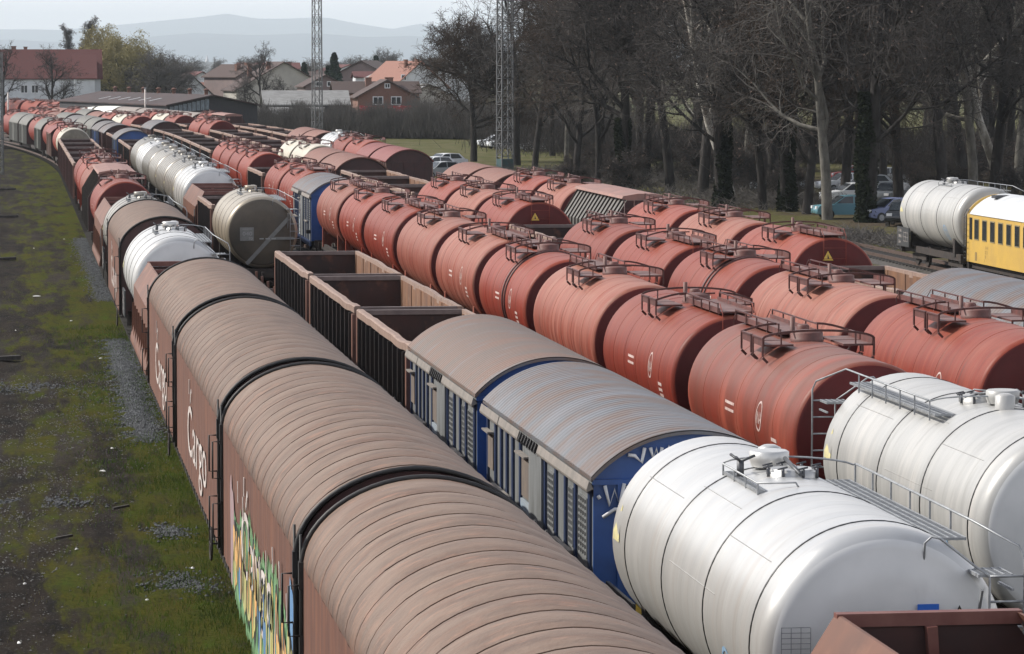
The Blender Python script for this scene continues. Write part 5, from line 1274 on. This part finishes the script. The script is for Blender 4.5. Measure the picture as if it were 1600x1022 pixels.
for i in range(20): x, y = at(560 + i * 5, 505); m.box(x, x + .46, y, y + .1, .5, hz(164.5 + (i % 3) * .4, 505))
tag(m.build('red_banner_fence', mat('red_banner', (.35, .03, .035), (.5, .3, .3), sc=(1, 1, 2), ns=1.5, rough=.6, lo=.55, hi=.62)), 'red fence banner below the windows of the brick house', 'fence')
house('white_house', 350, 760, 7, 9, hz(128, 760), hz(117, 760), .3, plas_w, tile, 'white house with dull red roof left of the brown roofs')
house('low_house', 420, 820, 14, 8, hz(108, 820), hz(99, 820), .0, plas_g, tile, 'far house with long red roof above the beige gable', False)
house('gabled_house', 625, 760, 8, 10, hz(114, 760), hz(104, 760), .0, plas_w, tile_o, 'far white gable just left of the orange roofed house')
house('gabled_house', 545, 800, 9, 9, hz(112, 800), hz(102, 800), .3, plas_w, tile, 'far white gabled house right of the tall conifer')
house('gabled_house', 690, 640, 9, 10, hz(128, 640), hz(106, 640), -.2, plas_w, tile_b, 'white gable glimpsed through the spreading bare tree')
house('low_house', 478, 700, 9, 7, hz(122, 700), hz(113, 700), .0, plas_g, tile_b, 'brown roofed house directly behind the slim mast', False)
# grey sheet roofed sheds left of the slim mast
house('grey_shed', 478, 492, 11.5, 7, hz(163, 492), hz(143, 497), .0, woodd, asb, 'shed with pale grey corrugated roof behind the slim mast', False)
house('small_shed', 465, 484, 7, 3, hz(178, 484), hz(169, 486), .1, woodd, asb, 'lower shed with grey roof in front of the grey roofed shed', False)
house('small_shed', 418, 474, 3.2, 4, hz(184, 474), hz(174, 474), -.5, woodd, asb, 'tiny lean shed with pale roof beside the long shed end')
# the long dark shed
a = math.atan2(12, 55); xa, ya = at(331, 448)
sh = house('long_shed', 0, 0, 11.8, 60, hz(165, 448), hz(150, 448), a, woodd, mat('rusty_shed_roof', (.060, .034, .032), (.036, .027, .028), sc=(.5, 1, .5), ns=.7, rough=.9), 'long low dark shed with a row of glazing under its gable', True, pos=(xa, ya), eave=.3)
m = MB()
for k in range(9):
    x0 = -5.6 + k * .58; zz = hz(165, 448) + (hz(150, 448) - hz(165, 448)) * (1 - abs(x0) / 5.9); m.box(x0, x0 + .48, -.06, -.01, zz - .95 - .07 * k, zz - .16)
m.build('glazing', mat('shed_glazing', (.22, .26, .30), (.10, .12, .14), sc=(4, 1, 1), ns=2, rough=.3), sh)
m = MB()
for k in range(6):
    m.box(-5.2 + .1, -2.2, 12 + k * 6, 12.35 + k * 6, 0, 0) if False else None
    x0, x1 = -4.6, -2.9; zf = lambda x: hz(165, 448) + (hz(150, 448) - hz(165, 448)) * (1 - abs(x) / 5.9) + .23
    y0 = 14 + k * 5.5; m.poly([(x0, y0, zf(x0)), (x1, y0, zf(x1)), (x1, y0 + .7, zf(x1)), (x0, y0 + .7, zf(x0))])
m.build('roof_light', mat('shed_rooflight', (.4, .42, .44), rough=.5), sh)
for k in range(7): m = MB(); m.lathe_z([(hz(150, 448) + .1, .25), (hz(150, 448) + .7, .25), (hz(150, 448) + .75, .45), (hz(150, 448) + .95, .1)], 0, 3 + k * 8, 8); m.build('roof_vent', brick, sh)
x, y = at(318, 2100); m = MB(); m.box(x - 6.6, x + 6.6, y, y + 14, 0, hz(97, 2100)); m.box(x - 5, x - 2, y - .2, y, hz(104, 2100), hz(101, 2100)); m.box(x + 1, x + 4, y - .2, y, hz(104, 2100), hz(101, 2100)); tag(m.build('distant_block', plas_w), 'pale block building in the haze above the orange roof', 'building')
x, y = at(323, 2400); m = MB(); m.box(x - 1.2, x + 1.2, y, y + 2.4, 0, hz(96, 2400)); m.lathe_z([(hz(96, 2400), 1.3), (hz(86, 2400), .05)], x, y + 1.2, 8); tag(m.build('church_spire', plas_w), 'thin pale spire in the haze above the block building', 'spire')

# ------------------------------------------------------------------ cars
def car(x, y, rz, paint, lab, L=4.1, Hc=1.47, suv=False, grp='cars parked in the wood'):
    root = empty('parked_car', (x, y, 0), rz); wd_ = .86; z0 = .28
    low = [(-L / 2, .35), (-L / 2 + .02, .62), (-L / 2 + .15, .82), (-L * .22, .93), (L * .40, .97), (L / 2 - .05, .90), (L / 2, .55), (L / 2 - .05, .32), (L / 2 - .3, z0), (-L / 2 + .3, z0)]
    top = [(-L * .24, .92), (-L * .06, Hc - .04), (L * .10, Hc), (L * .30, Hc - .03), (L * .42, .96)]
    m = MB()
    def loft(P, ws, mi=0):
        n = len(m.v); k = len(P)
        for w2, s_ in ws: m.v += [(a * s_, w2, b) for a, b in P]
        for r_ in range(len(ws) - 1):
            for i in range(k): j = (i + 1) % k; m.face((n + r_ * k + i, n + r_ * k + j, n + (r_ + 1) * k + j, n + (r_ + 1) * k + i), mi, True)
        m.face([n + i for i in range(k)], mi); m.face([n + (len(ws) - 1) * k + i for i in reversed(range(k))], mi)
    loft(low, [(-wd_, .985), (-wd_ + .05, 1), (wd_ - .05, 1), (wd_, .985)]); 
    n = len(m.v)
    for sgn in (-1, 1):
        for a, b in top: t = (b - .92) / (Hc - .92); m.v.append((a, sgn * (wd_ - .04 - .16 * t), b))
    for i in range(4): m.face((n + i, n + i + 1, n + 5 + i + 1, n + 5 + i), 0, True)
    m.face([n + i for i in range(5)]); m.face([n + 5 + i for i in reversed(range(5))]); m.build('body', paint, root)
    gl = MB()
    for sgn in (-1, 1):
        def sp(a, b): t = (b - .92) / (Hc - .92); return (a, sgn * (wd_ - .035 - .16 * t), b)
        gl.poly([sp(-L * .20, .98), sp(-L * .06, Hc - .09), sp(L * .055, Hc - .06), sp(L * .055, .98)]); gl.poly([sp(L * .075, .98), sp(L * .075, Hc - .06), sp(L * .27, Hc - .09), sp(L * .35, 1.0)])
    gl.poly([(-L * .235, -.7, .96), (-L * .235, .7, .96), (-L * .075, .6, Hc - .05), (-L * .075, -.6, Hc - .05)]); gl.poly([(L * .415, -.7, 1.0), (L * .415, .7, 1.0), (L * .315, .6, Hc - .06), (L * .315, -.6, Hc - .06)])
    o = gl.build('window', glass, root)
    for v in o.data.vertices:
        if abs(v.co.y) < .71 and v.co.x < 0: v.co.x -= .02
        elif abs(v.co.y) < .71: v.co.x += .02
    for wx in (-L * .31, L * .30):
        for sgn in (-1, 1):
            t = MB(); b = 0; n_ = 16
            for yy, rr in ((sgn * .68, .31), (sgn * .90, .31)):
                for k in range(n_): t.v.append((wx + rr * math.cos(2 * math.pi * k / n_), yy, .31 + rr * math.sin(2 * math.pi * k / n_)))
            for k in range(n_): t.face((k, (k + 1) % n_, n_ + (k + 1) % n_, n_ + k), 0, True)
            t.face(range(n_)); t.face([n_ + k for k in range(n_)]); wo = t.build('wheel', rubber, root)
            t = MB(); t.v = [(wx + .19 * math.cos(2 * math.pi * k / 12), sgn * .905, .31 + .19 * math.sin(2 * math.pi * k / 12)) for k in range(12)]; t.face(range(12)); t.build('rim', galv, wo)
    for sgn in (-1, 1):
        h = MB(); h.box(-L / 2 - .01, -L / 2 + .12, sgn * .62 - .16, sgn * .62 + .16, .64, .80); h.build('headlight', glass if suv else frame_w, root)
        h = MB(); h.box(L / 2 - .08, L / 2 + .01, sgn * .68 - .12, sgn * .68 + .12, .70, .86); h.build('tail_light', mat('tail_red', (.4, .02, .02), rough=.3), root)
    return tag(root, lab, 'car', grp)
def paintm(n, c): return mat(n, c, rough=.25, spec=.6)
teal = paintm('car_teal', (.10, .22, .26)); viol = paintm('car_violet', (.16, .19, .32)); cwh = paintm('car_white', (.7, .72, .74)); cgr = paintm('car_grey', (.10, .11, .12)); cbk = paintm('car_black', (.02, .022, .025)); cred = paintm('car_red', (.3, .03, .03)); csil = paintm('car_silver', (.35, .37, .38))
for px, yb, rz, pt, lab, L in (
    (1321, 341, .0, teal, 'teal hatchback side on behind the forked plane tree', 4.2), (1390, 346, .35, viol, 'violet blue car nosing out right of the thick ivy tree', 4.1), (1410, 352, 1.2, cbk, 'black car beside the far white tank wagon', 4.0),
    (1390, 318, .9, cgr, 'dark grey car further back behind the violet car', 4.4), (1330, 318, .1, cwh, 'white car parked just behind the teal hatchback', 4.3), (1352, 303, .0, csil, 'silver car in the row beyond the white car', 4.3), (1318, 300, .2, cwh, 'white car deep in the wood above the teal hatchback', 4.3),
    (1335, 285, .0, cred, 'red car glimpsed far back between plane tree and ivy tree', 4.2), (1378, 290, .1, csil, 'silver car glimpsed behind the dark grey car', 4.2), (1212, 300, .2, csil, 'silver car glimpsed between ivy trunks', 4.2), (1150, 292, .1, cbk, 'black car glimpsed between trunks in the wood', 4.2),
    (772, 230, .1, cwh, 'white car, frontmost of those right of the meadow tree', 4.4), (786, 232, .3, cwh, 'white car partly behind the tall lattice mast', 4.3), (812, 232, .1, cbk, 'black car right of the tall lattice mast', 4.2), (838, 236, -.1, cwh, 'white car furthest right of those beyond the mast', 4.3), (800, 226, .0, csil, 'silver car behind the white cars near the mast', 4.4),
    (674, 270, .5, cwh, 'white car parked right of the dark red box vans', 4.6), (684, 279, .5, csil, 'silver car before the white one by the dark red vans', 4.4), (690, 264, .5, cwh, 'white car at the back beside the dark red vans', 4.6)):
    x, y = gpos(px, yb); car(x, y, rz, pt, lab, L, grp='cars parked by the rail yard' if px < 900 else 'cars parked in the wood')

# ------------------------------------------------------------------ ground cover and litter on the left
rs = np.random.RandomState(4)
def tufts(name, n, xr, dr, h, m, seed, bias=1.0, th=.008, clump=2.0):
    rs = np.random.RandomState(seed); y = dr[0] + (dr[1] - dr[0]) * rs.uniform(0, 1, n) ** 1.7
    c = rs.uniform(0, 1, n) ** bias; x = xr[1] - (xr[1] - xr[0]) * (1 - c)
    k = np.sin(x * 2.3 + y * .7) + np.sin(x * 1.1 - y * 1.3 + 2) + np.sin(y * .31 + 1) ; keep = k > rs.uniform(-1.6, 1.8, n) * (clump / 2); x, y = x[keep], y[keep]; n = len(x)
    hh = h * rs.uniform(.3, 1.2, n); dx = rs.normal(size=(n, 2)) * h * .4
    A = np.stack([x, y, np.full(n, -.05), x + dx[:, 0], y + dx[:, 1], hh, np.full(n, th), np.full(n, .002)], 1); o = obj_from(tubes_mesh(name, A, 3, [m]), name); o['kind'] = 'stuff'
grassm = mat('grass_blades', (.10, .17, .02), (.05, .08, .018), ns=.7, rough=.8, spec=.2); grassd = mat('dry_grass_blades', (.15, .125, .06), (.08, .075, .035), ns=.9, rough=.9, spec=.1)
tufts('grass', 42000, (.8, 3.9), (40, 130), .08, grassm, 1, .45, clump=2.8)
tufts('grass', 9000, (-4.5, 3.5), (40, 150), .045, grassd, 2, 1.0)
stone = mat('gravel_stone', (.13, .135, .14), (.05, .052, .055), ns=4, rough=.9, spec=.2)
def stones(name, spots, seed, m=stone, s0=.035):
    rs = np.random.RandomState(seed); V = []; Fc = []
    ico = [(0, 0, 1), (.9, 0, .1), (.28, .85, .15), (-.72, .53, .1), (-.7, -.5, .15), (.28, -.86, .1), (0, 0, -1)]
    fcs = [(0, 1, 2), (0, 2, 3), (0, 3, 4), (0, 4, 5), (0, 5, 1), (6, 2, 1), (6, 3, 2), (6, 4, 3), (6, 5, 4), (6, 1, 5)]
    for (x0, y0, x1, y1, w2, n, hh) in spots:
        for i in range(n):
            t = rs.uniform(0, 1); u = rs.normal(); x = x0 + (x1 - x0) * t + u * w2; y = y0 + (y1 - y0) * t + rs.normal() * .5; s_ = s0 * rs.uniform(.5, 1.6); z = hh * math.exp(-u * u) * math.sin(math.pi * min(.999, max(.001, t))) ** .5 * rs.uniform(.5, 1) ; b = len(V)
            q = rs.uniform(.7, 1.2, 7); a = rs.uniform(0, 6.28)
            for k, (px_, py_, pz_) in enumerate(ico): V.append((x + s_ * q[k] * (px_ * math.cos(a) - py_ * math.sin(a)), y + s_ * q[k] * (px_ * math.sin(a) + py_ * math.cos(a)), z + s_ * .7 * q[k] * pz_))
            Fc += [tuple(b + j for j in f) for f in fcs]
    me = bpy.data.meshes.new(name); me.from_pydata(V, [], Fc); me.materials.append(m); o = obj_from(me, name); o['kind'] = 'stuff'
def g2(px, yb): return gpos(px, yb)
A_, B_ = g2(178, 532), g2(222, 690); C_, D_ = g2(125, 372), g2(165, 470)
stones('gravel', [(A_[0], A_[1], B_[0], B_[1], .26, 12000, .05), (C_[0], C_[1], D_[0], D_[1], .3, 7000, .03)] +
       [(*g2(250, 830), *g2(262, 838), .2, 350, .02), (*g2(255, 905), *g2(300, 930), .35, 420, .02), (*g2(20, 600), *g2(60, 615), .8, 500, .01), (*g2(70, 785), *g2(10, 790), .9, 500, .01)], 3)
stones('scattered_stones', [(-4.4, 42, 3.0, 110, 1.7, 12000, .0)], 8, mat('pale_gravel', (.20, .195, .185), (.06, .058, .055), ns=3, rough=.9), s0=.02)
lit = mat('litter_white', (.60, .60, .58), (.4, .4, .38), ns=3, rough=.8)
spots = [(97, 374), (50, 388), (53, 463), (170, 703), (155, 739), (153, 561), (107, 502), (20, 517), (112, 863), (30, 918), (223, 944), (20, 1012), (295, 893), (187, 640)]
for i, (px, yb) in enumerate(spots):
    x, y = g2(px, yb); r2 = random.Random(i); m = MB(); n = 6; b = []
    sz = r2.uniform(.018, .04) * (2.6 if i in (0, 2, 4) else 1)
    for k in range(n): t = 2 * math.pi * k / n; b.append((x + sz * 1.6 * math.cos(t) * r2.uniform(.6, 1.2), y + sz * 3 * math.sin(t) * r2.uniform(.5, 1.2), .012 + r2.uniform(0, .02)))
    m.v = [(x, y, .045)] + b + [(p[0], p[1], .01) for p in b]
    for k in range(n): m.face((0, 1 + k, 1 + (k + 1) % n)); m.face((1 + k, 1 + n + k, 1 + n + (k + 1) % n, 1 + (k + 1) % n))
    tag(m.build('litter_scrap', lit), 'crumpled white scrap of litter on the mossy ground', 'litter', 'white scraps on the ground')
dk = mat('old_timber', (.03, .026, .024), (.06, .055, .05), sc=(4, 1, 1), ns=2, rough=.9)
for i, (px, yb, l, lab) in enumerate(((5, 340, 1.6, 'pale topped timber at left edge, third from the back'), (6, 297, 1.6, 'dark timber at left edge, second from the back'), (2, 407, 1.2, 'dark timber block at left edge, nearest of the long ones'), (8, 233, 2.2, 'dark timber at left edge, furthest back'), (92, 851, .35, 'thin dark stick beside the green moss'), (183, 803, .35, 'small dark clod of wood near the wagon side'), (2, 565, 1.0, 'dark timber cut off by the left edge mid field'))):
    x, y = g2(px, yb); m = MB(); m.beam((x - l / 2, y, .08), (x + l / 2, y + .3, .10), .2 if l > .9 else .06, .14 if l > .9 else .05); tag(m.build('old_timber', dk), lab, 'timber')

# ------------------------------------------------------------------ hills and the haze in front of them
def hills(name, pts, D, depth, m, seed, amp):
    rg = np.random.RandomState(seed); ph = rg.uniform(0, 6.28, 12); xs = np.linspace(-160, 1800, 150); ypx = np.interp(xs, [p[0] for p in pts], [p[1] for p in pts]); mb = MB(); rows = 9
    for j in range(rows):
        t = j / (rows - 1); prof = math.sin(math.pi / 2 * min(1, t * 1.6)) if t < .625 else math.cos((t - .625) / .375 * math.pi / 2)
        for i, px in enumerate(xs):
            d = D - depth * .625 + depth * t; X, Y = (px - VX) * D / F * CP, (d - ((px - VX) * D / F) * SP) / CP
            h = HC + (VY - ypx[i]) * D / F; h += amp * sum(math.sin(px * (.02 + .013 * k) + ph[k] + j * .7) for k in range(6)) * .3
            mb.v.append((X, Y, max(-2, (h + 2) * prof - 2)))
    n = len(xs)
    for j in range(rows - 1):
        for i in range(n - 1): a = j * n + i; mb.face((a, a + 1, a + n + 1, a + n), 0, True)
    o = mb.build(name, m); o['kind'] = 'structure'
hillm = mat('hazy_wooded_hill', (.03, .05, .08), (.045, .065, .09), ns=.001, rough=1)  # woodland tone shifted to blue: distance haze put into the colour
hills('far_hills', [(-160, 46), (0, 46), (100, 47), (200, 38), (270, 31), (330, 25), (355, 22), (400, 30), (510, 28), (560, 38), (610, 46), (640, 40), (660, 37), (690, 44), (740, 41), (900, 40), (1300, 44), (1800, 40)], 29000, 5000, hillm, 1, 2.0)
hills('near_hills', [(-160, 66), (0, 62), (100, 66), (200, 60), (300, 52), (400, 55), (500, 52), (560, 58), (640, 56), (720, 64), (900, 62), (1800, 64)], 20000, 4000, hillm, 2, 2.0)
m = bpy.data.materials.new('haze_air'); m.use_nodes = True; t = m.node_tree; t.nodes.clear(); out = t.nodes.new('ShaderNodeOutputMaterial'); pv = t.nodes.new('ShaderNodeVolumePrincipled')
pv.inputs['Color'].default_value = (.84, .94, 1.0, 1); pv.inputs['Density'].default_value = .00007; pv.inputs['Anisotropy'].default_value = 0
t.links.new(pv.outputs[0], out.inputs['Volume'])
mb = MB(); mb.box(-10000, 14000, -9950, 32500, -3.2, 470); hz_o = mb.build('haze', m); hz_o['kind'] = 'stuff'
